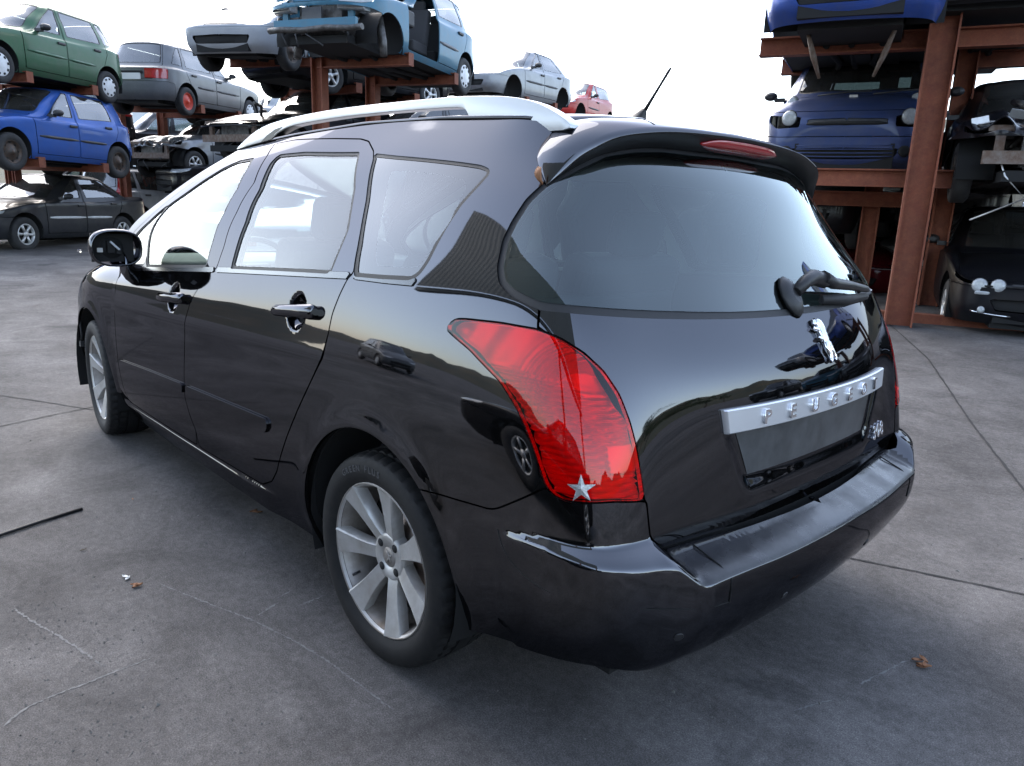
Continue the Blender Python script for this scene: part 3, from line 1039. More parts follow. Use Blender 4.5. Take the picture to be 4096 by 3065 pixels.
def d_bed(p, u, v):
    x, y, z = p.T
    ridge = np.abs((z / .0135) % 1 - .5) * 2
    low = ss(.93, .86, z - .25 * (y - .75))
    d = -.022 + .015 * ridge * low + .002 * np.sin(x * 60 + z * 35) * (1 - low)
    # stepped bowl towards the upper inner edge
    r = np.hypot((x + .655) * .9, (z - .905))
    bowl = ss(.075, .055, r)
    d = d - .022 * bowl + .004 * np.sin(np.clip(r, 0, .2) * 420) * ss(.16, .08, r) * (1 - bowl)
    # flat retro-reflector block
    sq = ss(.79, .784, y) * ss(.70, .706, y) * ss(.745, .751, z) * ss(.815, .809, z) * (x < -.6)
    d = d * (1 - sq) + sq * -.008
    return d


beds = sub(panel(S, CL['tl'], 'reflector_bed', 'lamp_body', None, disp=d_bed, flange=.0, make_right=True), lens)
for k_, sgn in enumerate((1, -1)):
    for (bx, by, bz, br) in ((-.648, .775, .905, .021), (-.60, .84, .80, .016)):
        mb = MB()
        pn = S.N(*[np.array([t]) for t in S.uv([(bx, by, bz)])[0]])[0]
        c0 = np.array((bx, by, bz)) - pn * .045
        rings = []
        for a_, r_ in ((-.01, .6), (.0, 1), (.012, 1), (.024, .8), (.030, .35)):
            u_ = np.cross(pn, (0, 0, 1)); u_ /= np.linalg.norm(u_)
            w_ = np.cross(pn, u_)
            rings.append([(c0 + pn * a_ + (u_ * math.cos(t) + w_ * math.sin(t)) * br * r_) * [1, sgn, 1] for t in np.linspace(0, 2 * math.pi, 16, endpoint=False)])
        mb.loft(rings).build('bulb', 'chrome' if bz > .85 else 'lamp_body', lens[k_])
# foil star stuck on the lens
st_c = S.uv([(-.708, .838, .722)])[0]
R0, R1 = .031, .0115
stp = []
for k in range(10):
    rr = R0 if k % 2 == 0 else R1
    t = math.pi / 2 + k * math.pi / 5 - .12
    stp.append((-math.cos(t) * rr * -1 * -1, math.sin(t) * rr))
pn = S.N(np.array([st_c[0]]), np.array([st_c[1]]))[0]
tu = np.cross((0, 0, 1.), pn); tu /= np.linalg.norm(tu)
tw = np.cross(pn, tu)
c0 = S.P(np.array([st_c[0]]), np.array([st_c[1]]))[0]
mb = MB()
top, bot = [], []
for (a_, b_) in stp:
    q = S.uv([c0 + tu * a_ + tw * b_])[0]
    p_ = S.P(np.array([q[0]]), np.array([q[1]]))[0]
    n_ = S.N(np.array([q[0]]), np.array([q[1]]))[0]
    top.append(p_ + n_ * .0075)
    bot.append(p_ + n_ * .0045)
cen = c0 + pn * .0085
mb.add(top + bot + [cen], [(k, (k + 1) % 10, 20) for k in range(10)] + [((k + 1) % 10, k, 10 + k, 10 + (k + 1) % 10) for k in range(10)])
mb.build('star_sticker', 'foil', lens[0])
# ------------------------------------------------------------------ main car: roof, glass, front end, fittings
def text_mesh(txt, size, extrude=.002, bevel=.0006, offset=0.):
    cu = bpy.data.curves.new('text', 'FONT')
    cu.body = txt
    cu.size = size
    cu.extrude = extrude
    cu.bevel_depth = bevel
    cu.offset = offset
    cu.align_x = 'CENTER'
    cu.align_y = 'CENTER'
    cu.resolution_u = 4
    o = bpy.data.objects.new('text', cu)
    COL.objects.link(o)
    bpy.context.view_layer.update()
    me = bpy.data.meshes.new_from_object(o.evaluated_get(bpy.context.evaluated_depsgraph_get()))
    bpy.data.objects.remove(o)
    bpy.data.curves.remove(cu)
    me.materials.clear()
    return me


def grid_mesh(G, name, material, parent, matrix=None, thick=0., flip=False):
    G = np.array(G)
    a, b, _ = G.shape
    f = [(i * b + j, (i + 1) * b + j, (i + 1) * b + j + 1, i * b + j + 1) for i in range(a - 1) for j in range(b - 1)]
    if flip:
        f = [q[::-1] for q in f]
    mb = MB().add(G.reshape(-1, 3), f, True)
    o = mb.build(name, material, parent, matrix, fix=False)
    if thick:
        md = o.modifiers.new('solid', 'SOLIDIFY')
        md.thickness = thick
        md.offset = -1
    return o


# roof between the two roof edges
r10 = np.array(MAIN_ROWS[10][:7])
xs = np.linspace(1.38, -.33, 40)
re_y = np.interp(-xs, -r10[:, 0], r10[:, 1])
re_z = np.interp(-xs, -r10[:, 0], r10[:, 2])
crown = np.interp(-xs, [-1.4, -.9, 0, .35], [.045, .052, .052, .047])
G = [[(x, y * t, z + c * (1 - t * t) + .001) for t in np.linspace(1, -1, 31)] for x, y, z, c in zip(xs, re_y, re_z, crown)]
roof = grid_mesh(G, 'roof', 'black_paint', car, TILT, .01, flip=True)
# windscreen
cA = S.P(np.zeros(30), np.linspace(S.V[6] + .02, VE, 30))
G = []
for k, p in enumerate(cA):
    t = k / 29
    bul = .34 * (1 - t) + .07 * t
    G.append([(p[0] + bul * (1 - w * w), p[1] * w, p[2] + (.02 + .03 * t) * (1 - w * w)) for w in np.linspace(1, -1, 25)])
grid_mesh(G, 'windscreen', 'side_glass', car, TILT, 0)
# front wing from the door to the missing bumper
FR = [
    [(3.30, .74, .29), (3.10, .82, .29), (2.75, .868, .288), MAIN_ROWS[1][0], MAIN_ROWS[1][1]],
    [(3.36, .76, .46), (3.14, .835, .46), (2.75, .892, .46), MAIN_ROWS[2][0], MAIN_ROWS[2][1]],
    [(3.40, .76, .62), (3.16, .84, .62), (2.75, .896, .62), MAIN_ROWS[3][0], MAIN_ROWS[3][1]],
    [(3.41, .745, .72), (3.16, .825, .735), (2.75, .888, .745), MAIN_ROWS[4][0], MAIN_ROWS[4][1]],
    [(3.38, .70, .78), (3.13, .785, .82), (2.75, .862, .85), MAIN_ROWS[5][0], MAIN_ROWS[5][1]],
    [(3.30, .62, .82), (3.08, .71, .87), (2.75, .80, .912), MAIN_ROWS[6][0], MAIN_ROWS[6][1]],
]
S2 = Surf(FR, sym1=False)
fa = archpoly(2.708, .325, .365, S2)
wing = S2.uv([(2.262, .89, .31), (2.258, .895, .45), (2.262, .895, .6), (2.267, .89, .75), (2.282, .87, .85), (2.31, .83, .932), (2.5, .82, .922), (2.75, .80, .911), (2.95, .76, .888), (3.12, .70, .866), (3.24, .70, .83), (3.33, .74, .775), (3.36, .755, .70), (3.35, .765, .655), (3.27, .795, .672),
              (3.20, .81, .755), (3.08, .845, .735), (3.02, .86, .66), (3.06, .855, .55), (3.07, .85, .45), (3.05, .84, .30), (2.7, .86, .29)])
CW = cut(S2, [(0, 0), (S2.U[3] + .08, 0), (S2.U[3] + .08, S2.V[-1]), (0, S2.V[-1])],
         [Reg('arch', np.vstack([fa, [[fa[-1][0], -.05]], [[fa[0][0], -.05]]]), gap=0, drop=True), Reg('front_wing', wing, gap=0, pre=.02)], h=.025, hb=.012)
panel(S2, CW['front_wing'], 'front_wing', 'black_paint', car, make_right=True, disp=lambda p, u, v: .010 * np.exp(-((np.hypot(p[:, 0] - 2.708, p[:, 2] - .325) - .365) / .045) ** 2), **kw)
# bonnet
hb_ = S2.P(np.linspace(0, S2.U[3] + .02, 30), np.full(30, S2.V[-1]))
G = []
for p in hb_:
    fr = .12 * max(0, (p[0] - 2.9) / .5)
    G.append([(p[0] + fr * (1 - w * w) + (.22 if p[0] < 2.5 else .22 * max(0, (2.9 - p[0]) / .4)) * (1 - w * w), p[1] * w, p[2] + .055 * (1 - w * w)) for w in np.linspace(1, -1, 21)])
grid_mesh(G, 'bonnet', 'black_paint', car, TILT, .008, flip=True)
# front structure where the bumper is gone
mb = MB()
mb.box((3.30, 0, .62), (.06, 1.30, .07)).box((3.32, 0, .40), (.05, 1.2, .10)).box((3.22, 0, .50), (.04, .75, .42)).box((3.1, .5, .55), (.5, .08, .12)).box((3.1, -.5, .55), (.5, .08, .12))
mb.build('radiator_frame', 'under_black', car, TILT)
for s_ in (1, -1):
    MB().loft([[(3.36 - .1 * d, s_ * (.62 + .1 * math.cos(t) * (1 - .2 * d)), .72 + .075 * math.sin(t)) for t in np.linspace(0, 2 * math.pi, 16, endpoint=False)] for d in (0, .3, 1.5)]).build('headlight', 'clear_lens', car, TILT)
MB().tube([(2.96, .868, .62), (2.985, .872, .56), (2.975, .872, .50), (2.99, .872, .46)], .006, 6).box((2.99, .872, .45), (.03, .02, .03)).build('loose_wire', 'rubber', car, TILT)

# ---- spoiler over the rear window
A_ = [(-.375, .668, 1.352), (-.345, .657, 1.388), (-.331, .647, 1.41), (-.323, .630, 1.436), (-.318, .605, 1.465), (-.305, .555, 1.499), (-.27, .42, 1.524), (-.235, .21, 1.543), (-.225, 0, 1.548)]
B_ = [(-.397, .672, 1.347), (-.418, .645, 1.378), (-.438, .612, 1.413), (-.458, .580, 1.437), (-.476, .53, 1.463), (-.490, .45, 1.481), (-.508, .335, 1.495), (-.521, .17, 1.503), (-.525, 0, 1.506)]
C_ = [(-.390, .672, 1.345), (-.408, .63, 1.372), (-.420, .597, 1.393), (-.426, .555, 1.412), (-.432, .507, 1.429), (-.444, .413, 1.449), (-.459, .312, 1.459), (-.476, .17, 1.461), (-.479, 0, 1.462)]
tt = np.linspace(0, 8, 49)


def crv(P):
    P = np.array(P)
    D = spl_setup(np.arange(9.))
    M = D @ P
    k = np.clip(tt.astype(int), 0, 7)
    b = (tt - k)[:, None]
    a = 1 - b
    return a * P[k] + b * P[k + 1] + ((a ** 3 - a) * M[k] + (b ** 3 - b) * M[k + 1]) / 6


cA_, cB_, cC_ = crv(A_), crv(B_), crv(C_)
rings = []
for a, b, c in zip(cA_, cB_, cC_):
    n = np.cross(b - a, (cA_[1] - cA_[0]))
    up = np.array((-.25, .25 * min(1, a[1] / .5), .9))
    bow = .018 * min(1, np.linalg.norm(b - a) / .12)
    ring = []
    for t in np.linspace(0, 1, 8):
        ring.append(a + (b - a) * t + up * bow * math.sin(math.pi * t) ** .9)
    down = (c - b) / (np.linalg.norm(c - b) + 1e-9)
    out_ = (b - a) / (np.linalg.norm(b - a) + 1e-9)
    ring.append(b + out_ * .003 + down * min(.004, .3 * np.linalg.norm(c - b)))
    ring.append(b + down * .012 * min(1, np.linalg.norm(c - b) / .05))
    ring.append(c)
    ring.append(c + (a - c) * .4 + np.array((0, 0, -.004)))
    ring.append(a + np.array((.01, -.004, -.012)))
    rings.append(ring)
full = rings + [[p * [1, -1, 1] for p in r] for r in rings[-2::-1]]
nb = len(full[0])
top_part = [r[:9] for r in full]
sp = MB().loft(full, closed=True, caps=True).build('spoiler', 'black_paint', car, TILT)
sp.data.materials.append(MATS['black_plastic'])  # body-black rear face gets a dull black that paints in its shadow
for pl in sp.data.polygons:
    vi = [v % nb for v in pl.vertices]
    if len(vi) == 4 and min(vi) >= 8 and max(vi) <= 11:
        pl.material_index = 1
# brake light set in the rear face of the spoiler
ring_b = []
for y in np.linspace(.20, -.20, 31):
    i = np.argmin(abs(cB_[:, 1] - abs(y)))
    b = np.array([np.interp(abs(y), cB_[::-1, 1], cB_[::-1, k]) for k in (0, 1, 2)]) * [1, np.sign(y) if y else 1, 1]
    c = np.array([np.interp(abs(y), cC_[::-1, 1], cC_[::-1, k]) for k in (0, 1, 2)]) * [1, np.sign(y) if y else 1, 1]
    e = (1 - (abs(y) / .2) ** 6)
    d = (c - b)
    m = b + d * .55
    hh = .34 * max(.12, e)
    nrm = np.array((-.75, 0, -.5))
    ring_b.append([m - d * hh, m - d * hh + nrm * .007, m + nrm * .009, m + d * hh + nrm * .007, m + d * hh])
bl = MB().loft(ring_b, closed=True).build('brake_light', 'dull_red', sp)

# ---- roof rails
def rail_poly():
    top = [(1.45, 1.483), (1.38, 1.506), (1.28, 1.535), (1.15, 1.559), (1.02, 1.570), (.9, 1.5765), (.7, 1.582), (.5, 1.584), (.25, 1.582), (.02, 1.5785), (-.12, 1.572), (-.2, 1.564), (-.27, 1.549), (-.33, 1.525), (-.385, 1.494)]
    bot = [(-.388, 1.478), (-.30, 1.476), (-.2, 1.488), (-.1, 1.498), (-.045, 1.508), (-.040, 1.525), (-.025, 1.545), (.01, 1.551), (.25, 1.556), (.5, 1.5575), (.7, 1.555), (.9, 1.549), (.98, 1.543), (1.06, 1.528), (1.12, 1.507), (1.16, 1.50), (1.3, 1.492), (1.45, 1.478)]
    return chaikin(np.array(top + bot), 1)


rp = rail_poly()
yl = lambda x: np.interp(x, [-.385, 0, .6, 1.2, 1.45], [.572, .602, .61, .602, .59])
for s_ in (1, -1):
    n = len(rp)
    V_ = [(x, s_ * (yl(x) + .020), z) for x, z in rp] + [(x, s_ * (yl(x) - .020), z) for x, z in rp]
    F_ = [tuple(range(n)), tuple(range(2 * n - 1, n - 1, -1))] + [(k, n + k, n + (k + 1) % n, (k + 1) % n) for k in range(n)]
    o = MB().add(V_, F_).build('roof_rail', 'satin_silver', car, TILT, bevel=.008, seg=3)
    for pl in o.data.polygons:
        pl.use_smooth = True
    # dark foot pad at the front end of the rail
    pf = [(1.20, 1.498), (1.11, 1.506), (1.055, 1.526), (.985, 1.5405), (.93, 1.547), (1.0, 1.549), (1.08, 1.54), (1.15, 1.52)]
    MB().prism(pf, s_ * .585, s_ * .6235, axis=1).build('foot_cover', 'black_plastic', o)

# ---- aerial
mb = MB()
mb.loft([[(-.118 + .062 * r * math.cos(t) * (1.35 if math.cos(t) > 0 else .62) - q, .026 * r * math.sin(t), z) for t in np.linspace(0, 2 * math.pi, 20, endpoint=False)]
         for z, r, q in ((1.548, 1.0, 0), (1.566, .97, .001), (1.578, .82, .006), (1.590, .55, .016), (1.602, .32, .026), (1.612, .2, .031))])
mb.build('antenna_base', 'black_plastic', car, TILT)
mb = MB()
p0 = np.array((-.150, 0, 1.606))
dr = np.array((-.234, 0, 1.722)) - p0
mb.tube([p0, p0 + dr * .25, p0 + dr * .6, p0 + dr * .9, p0 + dr], [.0065, .0052, .0042, .0046, .0035], 8)
mb.build('antenna_mast', 'rubber', car, TILT)

# ---- door mirrors (glass missing, motor showing)
def mirror(s_):
    mb = MB()
    rings = []
    for a, w, h in ((1.86, .098, .073), (1.868, .104, .079), (1.90, .106, .081), (1.96, .100, .077), (2.02, .082, .064), (2.06, .052, .044), (2.075, .02, .02)):
        c = np.array((a, s_ * (.972 - .02 * (a - 1.87) / .2), 1.052))
        rings.append([c + np.array((-.10 * math.cos(t) * w / .1 * .25 * 0, s_ * w * (abs(math.cos(t)) ** .75) * np.sign(math.cos(t)), h * (abs(math.sin(t)) ** .8) * np.sign(math.sin(t)))) for t in np.linspace(0, 2 * math.pi, 28, endpoint=False)])
    mb.loft(rings, caps=False)
    o = mb.build('door_mirror', 'black_paint', car, TILT, fix=True)
    md = o.modifiers.new('solid', 'SOLIDIFY')
    md.thickness = .004
    m2 = MB().lathe([(0, .0), (0, .045), (.02, .05), (.03, .05)], 'x', (1.925, s_ * .975, 1.05), 20)
    m2.box((1.915, s_ * .985, 1.055), (.03, .03, .05)).box((1.915, s_ * .955, 1.04), (.03, .02, .03)).box((1.935, s_ * .972, 1.05), (.01, .17, .12))
    m2.build('mirror_motor', 'dark_hole', o)
    MB().box((1.905, s_ * 1.03, 1.042), (.006, .022, .018)).build('connector', 'cream_cloth', o)
    MB().box((1.89, s_ * .974, 1.062), (.008, .05, .008), rot=[[1, 0, 0], [0, .7, -.7], [0, .7, .7]]).build('motor_clip', 'satin_silver', o)
    m3 = MB().loft([[(x + dx * .045, s_ * y, z + dz * .05) for dx, dz in ((1, .5), (.4, 1), (-.6, 1), (-1, .4), (-1, -.6), (-.4, -1), (.6, -1), (1, -.5))] for x, y, z in ((2.01, .84, .915), (1.99, .875, .928), (1.965, .91, .955), (1.955, .93, .985))])
    m3.build('mirror_stalk', 'black_paint', o)
    MB().box((2.055, s_ * 1.073, 1.03), (.03, .01, .012)).build('repeater', 'clear_lens', o)
    return o


for s_ in (1, -1):
    mirror(s_)

# ---- door handles
def handle(x0, z0, x1, z1, door, s_):
    p0 = np.array((x0, 0, z0))
    p1 = np.array((x1, 0, z1))
    rings = []
    for t, w, off in ((0, .006, .016), (.03, .015, .020), (.12, .0185, .026), (.4, .0195, .030), (.66, .0205, .031), (.70, .0215, .031), (.95, .022, .028), (1.0, .019, .024), (1.01, .01, .02)):
        p = p0 + (p1 - p0) * t
        q = S.uv([(p[0], .88, p[2])])[0]
        c = S.P(np.array([q[0]]), np.array([q[1]]))[0]
        n = S.N(np.array([q[0]]), np.array([q[1]]))[0]
        up = np.array((0, 0, 1.)) - n * n[2]
        up /= np.linalg.norm(up)
        rings.append([(c + n * (off - .012 + .014 * math.sin(a)) + up * w * math.cos(a)) * [1, s_, 1] for a in np.linspace(0, 2 * math.pi, 16, endpoint=False)])
    o = MB().loft(rings).build('handle', 'black_paint', door)
    return o


for s_, k in ((1, 0), (-1, 1)):
    handle(.575, .938, .312, .966, rdo[k], s_)
    handle(1.635, .862, 1.352, .888, fdo[k], s_)


# ---- rear fittings placed on the gate
def on_rear(y, z, off=0.):
    y = np.atleast_1d(np.array(y, float))
    z = np.atleast_1d(np.array(z, float))
    ay = abs(y)
    g = np.stack([np.full(len(y), -.8), ay, z], 1)
    for _ in range(5):
        q = S.uv(g, 3)
        p = S.P(q[:, 0], q[:, 1])
        g[:, 1] += ay - p[:, 1]
        g[:, 2] += z - p[:, 2]
    n = S.N(q[:, 0], q[:, 1])
    n[ay < 1e-4, 1] = 0
    p = p + n * off
    sg = np.where(y < 0, -1, 1)
    return p * np.stack([np.ones(len(y)), sg, np.ones(len(y))], 1), n * np.stack([np.ones(len(y)), sg, np.ones(len(y))], 1)


ys = np.concatenate([[.462, .460], np.linspace(.455, -.455, 36), [-.460, -.462]])
prof = [(0, -.002), (0, .009), (.05, .013), (.95, .014), (1, .010), (1, -.002)]
G = []
for j, y in enumerate(ys):
    e = {0: .0, 1: .6, len(ys) - 1: 0, len(ys) - 2: .6}.get(j, 1)
    row = []
    for t, o_ in prof:
        z = .797 + .058 * t + .002 * (1 - (y / .46) ** 2)
        yy = y * (1 - .025 * (1 - t))
        row.append((yy, z, o_ if o_ < 0 else o_ * e))
    G.append(row)
G = np.array(G)
pp = np.empty_like(G)
for k in range(len(prof)):
    P_, N_ = on_rear(G[:, k, 0], G[:, k, 1])
    pp[:, k] = P_ + N_ * G[:, k, 2][:, None]
strip = grid_mesh(pp, 'name_strip', 'strip_silver', gat[0], None, 0, flip=True)
md = strip.modifiers.new('edge', 'EDGE_SPLIT')
md.split_angle = math.radians(35)


def place_text(txt, size, y, z, off, material, parent, name, ext=.003, shear=0., xs=1.0, slant=0.):
    me = text_mesh(txt, size, ext, .0008, .0008)
    P_, N_ = on_rear([y], [z], off)
    n = N_[0]
    right = np.cross((0, 0, 1.), n)
    right /= np.linalg.norm(right)
    # seen from behind, reading direction runs to -y
    if right[1] > 0:
        right = -right
    up = np.cross(n, right)
    if up[2] < 0:
        up = -up
    M = Matrix([[right[i] * xs, up[i] + right[i] * shear, n[i], P_[0][i]] for i in range(3)] + [[0, 0, 0, 1]])
    return link(name, me, material, parent, M)


for k, ch in enumerate('PEUGEOT'):
    place_text(ch, .047, .318 - .1065 * k, .8255, .016, 'chrome', strip, 'letter', xs=1.12)
for k, ch in enumerate('308'):
    place_text(ch, .058, -.43 - .043 * k, .648, .004, 'chrome', gat[0], 'model_number', ext=.004, shear=.2)
# rampant lion emblem, built up of tapering rounded strokes
mb = MB()
LP, LN = on_rear([-.030], [.972])


def lp(u, v, o_=.006):
    # u to the reader's right, v up, in emblem units of 0.1 m
    P_, N_ = on_rear([-.030 - u * .1], [.972 + v * .1], o_)
    return P_[0]


for st, rr in ((((-.06, .50), (.02, .46), (.07, .36), (.05, .2), (.03, 0), (.06, -.15)), (.012, .017, .018, .0165, .013, .011)),      # head, mane, trunk
               (((-.06, .50), (-.14, .44), (-.17, .42)), (.010, .007, .004)),                                                       # muzzle
               (((0, .30), (-.14, .30), (-.26, .33), (-.31, .36)), (.010, .008, .007, .007)),                                        # raised foreleg
               (((0, .12), (-.13, .06), (-.22, .10), (-.27, .07)), (.009, .008, .007, .007)),                                        # second foreleg
               (((.04, -.02), (-.02, -.18), (.03, -.34), (.0, -.48), (-.08, -.50)), (.014, .012, .008, .007, .006)),                # leg
               (((.08, -.05), (.14, -.22), (.22, -.33), (.26, -.46), (.20, -.49)), (.013, .011, .008, .007, .006)),                 # leg
               (((.10, -.08), (.25, .0), (.22, .20), (.16, .36), (.22, .46)), (.005, .004, .004, .004, .007))):                     # tail
    mb.tube(chaikin(np.array([lp(u, v) for u, v in st]), 1, False), np.interp(np.linspace(0, 1, 2 * len(st)), np.linspace(0, 1, len(st)), np.array(rr) * .85), 10, squash=1)
mb.build('lion_emblem', 'chrome', gat[0])
# grime left by the number plate
yy = np.linspace(1, -1, 24)
zz = np.linspace(.672, .790, 8)
gy_, gz_ = np.meshgrid(yy, zz, indexing='ij')
gy_ = gy_ * np.interp(gz_, [.63, .79], [.315, .395])
G = on_rear(gy_.ravel(), gz_.ravel(), -.0126)[0].reshape(len(yy), len(zz), 3)
grid_mesh(G, 'plate_grime', 'dust_film', gat[0], None, 0, flip=True)

# ---- rear wiper
def rp_(y, z, o_):
    return on_rear([y], [z], o_)[0][0]


wip = MB()
wip.loft([[rp_(.030 + .042 * math.cos(t) * r, 1.088 + .052 * math.sin(t) * r, o_) for t in np.linspace(0, 2 * math.pi, 12, endpoint=False)] for r, o_ in ((1.0, .0), (.96, .008), (.72, .018), (.45, .024))])
wiper = wip.build('rear_wiper', 'black_plastic', gat[0])
MB().tube([rp_(.025, 1.092, .02), rp_(-.02, 1.112, .036), rp_(-.06, 1.120, .042), rp_(-.12, 1.108, .042)], [.016, .019, .022, .022], 10).tube([rp_(-.10, 1.115, .05), rp_(-.16, 1.098, .045), rp_(-.30, 1.090, .036), rp_(-.46, 1.078, .028), rp_(-.51, 1.073, .022)], [.024, .021, .018, .014, .008], 8, squash=.8).build('wiper_arm', 'black_plastic', wiper)
MB().tube([rp_(-.12, 1.070, .012), rp_(-.3, 1.062, .012), rp_(-.52, 1.060, .012)], [.008, .010, .006], 6, squash=1.8).build('wiper_blade', 'rubber', wiper)
# parking sensors and joint line in the bumper ledge
# ---- wheels
def wheel(name, loc, s_, yawdeg=0., rot=0.):
    root = bpy.data.objects.new(name, None)
    COL.objects.link(root)
    root.parent = car
    root.matrix_local = Matrix.Translation(loc) @ Matrix.Rotation(math.radians(yawdeg), 4, 'Z') @ Matrix.Diagonal((1, s_, 1, 1)) @ Matrix.Rotation(rot, 4, 'Y')
    prof = [(.092, .218), (.102, .231), (.1125, .246), (.1165, .262), (.1165, .274), (.1140, .290), (.107, .303), (.0975, .3095), (.086, .3125), (.078, .3140), (.073, .3145), (.072, .307), (.064, .307), (.063, .3155), (.034, .3165), (.033, .3085), (.025, .3085), (.024, .317),
            (-.024, .317), (-.025, .3085), (-.033, .3085), (-.034, .3165), (-.063, .3155), (-.064, .307), (-.072, .307), (-.073, .3145), (-.0975, .3095), (-.1125, .29), (-.1165, .27), (-.105, .235), (-.09, .216)]
    n = 144
    V_, F_ = [], []
    for k in range(n):
        w = 2 * math.pi * k / n
        for a, r in prof:
            if r > .3085 and (a > .07 or -.0985 < a < -.07) and k % 3 == 0:
                r -= .0065
            if .033 < abs(a) < .064 and r > .31 and (k + 1) % 3 == 0:
                r -= .006
            V_.append((r * math.cos(w), a, r * math.sin(w)))
    m = len(prof)
    for k in range(n):
        for i in range(m - 1):
            F_.append((k * m + i, k * m + i + 1, ((k + 1) % n) * m + i + 1, ((k + 1) % n) * m + i))
    ty = MB().add(V_, F_, True).build('tyre', 'tyre', root)
    md = ty.modifiers.new('edge', 'EDGE_SPLIT')
    md.split_angle = math.radians(40)
    rim = MB()
    rim.lathe([(.088, .2185), (.096, .2285), (.102, .2285), (.104, .2265), (.101, .2235), (.090, .2175), (.060, .210), (-.02, .198), (-.075, .205), (-.10, .222)], 'y', n=72)
    ro = rim.build('rim', 'alloy_barrel', root)
    face = MB()
    face.lathe([(.094, .2180), (.1015, .2240), (.1035, .2262), (.101, .2290), (.094, .2300)], 'y', n=72)
    for k in range(7):
        w = 2 * math.pi * k / 7 + math.radians(97)
        er = np.array((math.cos(w), 0, math.sin(w)))
        et = np.array((-math.sin(w), 0, math.cos(w)))
        ey = np.array((0, 1., 0))
        rings = []
        for r, hw, a in ((.045, .024, .058), (.07, .0235, .066), (.095, .024, .073), (.13, .0265, .081), (.17, .0325, .089), (.205, .040, .097), (.2225, .0445, .1015)):
            sec = [(-hw, -.014), (-hw * .92, -.002), (-hw * .55, .0), (hw * .45, .0015), (hw * .80, .0045), (hw * .93, .001), (hw, -.016), (hw * .9, -.036), (-hw * .9, -.036)]
            rings.append([er * r + et * (x + .006 * math.sin((r - .05) * 9)) + ey * (a + y) for x, y in sec])
        face.loft(rings)
    fo = face.build('spoke_face', 'alloy', ro)
    for pl in fo.data.polygons:
        pl.use_smooth = True
    md = fo.modifiers.new('edge', 'EDGE_SPLIT')
    md.split_angle = math.radians(38)
    hub = MB().lathe([(.030, .0), (.030, .072), (.058, .073), (.066, .069), (.0675, .060), (.066, .034), (.063, .032), (.063, .0)][1:], 'y', n=40)
    hub.build('hub', 'alloy', ro)
    cap = MB().lathe([(.0655, .0), (.0655, .0285), (.063, .030), (.060, .030)], 'y', n=32)
    cap.tube([(-.012, .0665, -.016), (-.004, .0665, .0), (.0, .0665, .012), (.010, .0665, .018)], [.003, .004, .004, .003], 6).tube([(-.004, .0665, .004), (-.016, .0665, .010)], .0025, 6).tube([(-.002, .0665, -.002), (.008, .0665, -.018)], .003, 6)
    cap.build('centre_cap', 'alloy_barrel', ro)
    for k in range(4):
        w = 2 * math.pi * k / 4 + math.radians(40)
        MB().lathe([(.0672, .0125), (.0690, .0120), (.0692, 0)], 'y', (.0505 * math.cos(w), -.0005, .051 * math.sin(w)), 18).build('bolt_hole', 'dark_hole', ro)
    MB().lathe([(.02, .05), (.02, .135), (.0, .135), (.0, .05)], 'y', n=48).build('brake_disc', 'brake_disc', root)
    MB().lathe([(-.01, .0), (-.01, .195), (-.015, .195)], 'y', n=40).build('back_plate', 'under_black', root)
    MB().tube([(.165, .06, -.115), (.165, .085, -.118)], .004, 8).build('valve', 'rubber', ro)
    # raised lettering on the sidewall
    for k, ch in enumerate('GREEN PLUS'):
        if ch == ' ' or s_ < 0:
            continue
        w = math.radians(56 + k * 4.4)
        me = text_mesh(ch, .026, .0006, 0, .0004)
        er = Vector((math.cos(w), 0, math.sin(w)))
        et = Vector((-math.sin(w), 0, math.cos(w)))
        M = Matrix(((et.x, er.x, 0, er.x * .272), (0, 0, 1, .1168), (et.z, er.z, 0, er.z * .272), (0, 0, 0, 1)))
        link('letter', me, 'tyre_letter', ty, M)
    return root


mat('tyre_letter', (.045, .045, .047), .6)
YW = .772
wheel('wheel', (0, YW, .314), 1, 0, 0)
wheel('wheel', (2.708, YW - .004, .314), 1, -5, .55)
wheel('wheel', (0, -YW, .314), -1, 0, .3)
wheel('wheel', (2.708, -YW, .314), -1, -5, .9)
# wheel housings, floor and underside
for cx in (0, 2.708):
    for s_ in (1, -1):
        mb = MB()
        a = np.linspace(math.radians(-20), math.radians(200), 24)
        mb.loft([[(cx + r * math.cos(t), s_ * y, .325 + r * math.sin(t)) for t in a] for r, y in ((.366, .885), (.372, .80), (.372, .52), (.10, .50))], closed=False, caps=False)
        mb.build('wheel_housing', 'under_black', car, TILT)
MB().box((1.3, 0, .24), (4.0, 1.36, .06)).box((-.45, 0, .33), (.5, 1.2, .12)).box((1.35, .77, .25), (1.9, .16, .05)).box((1.35, -.77, .25), (1.9, .16, .05)).build('floor_pan', 'under_black', car, TILT)
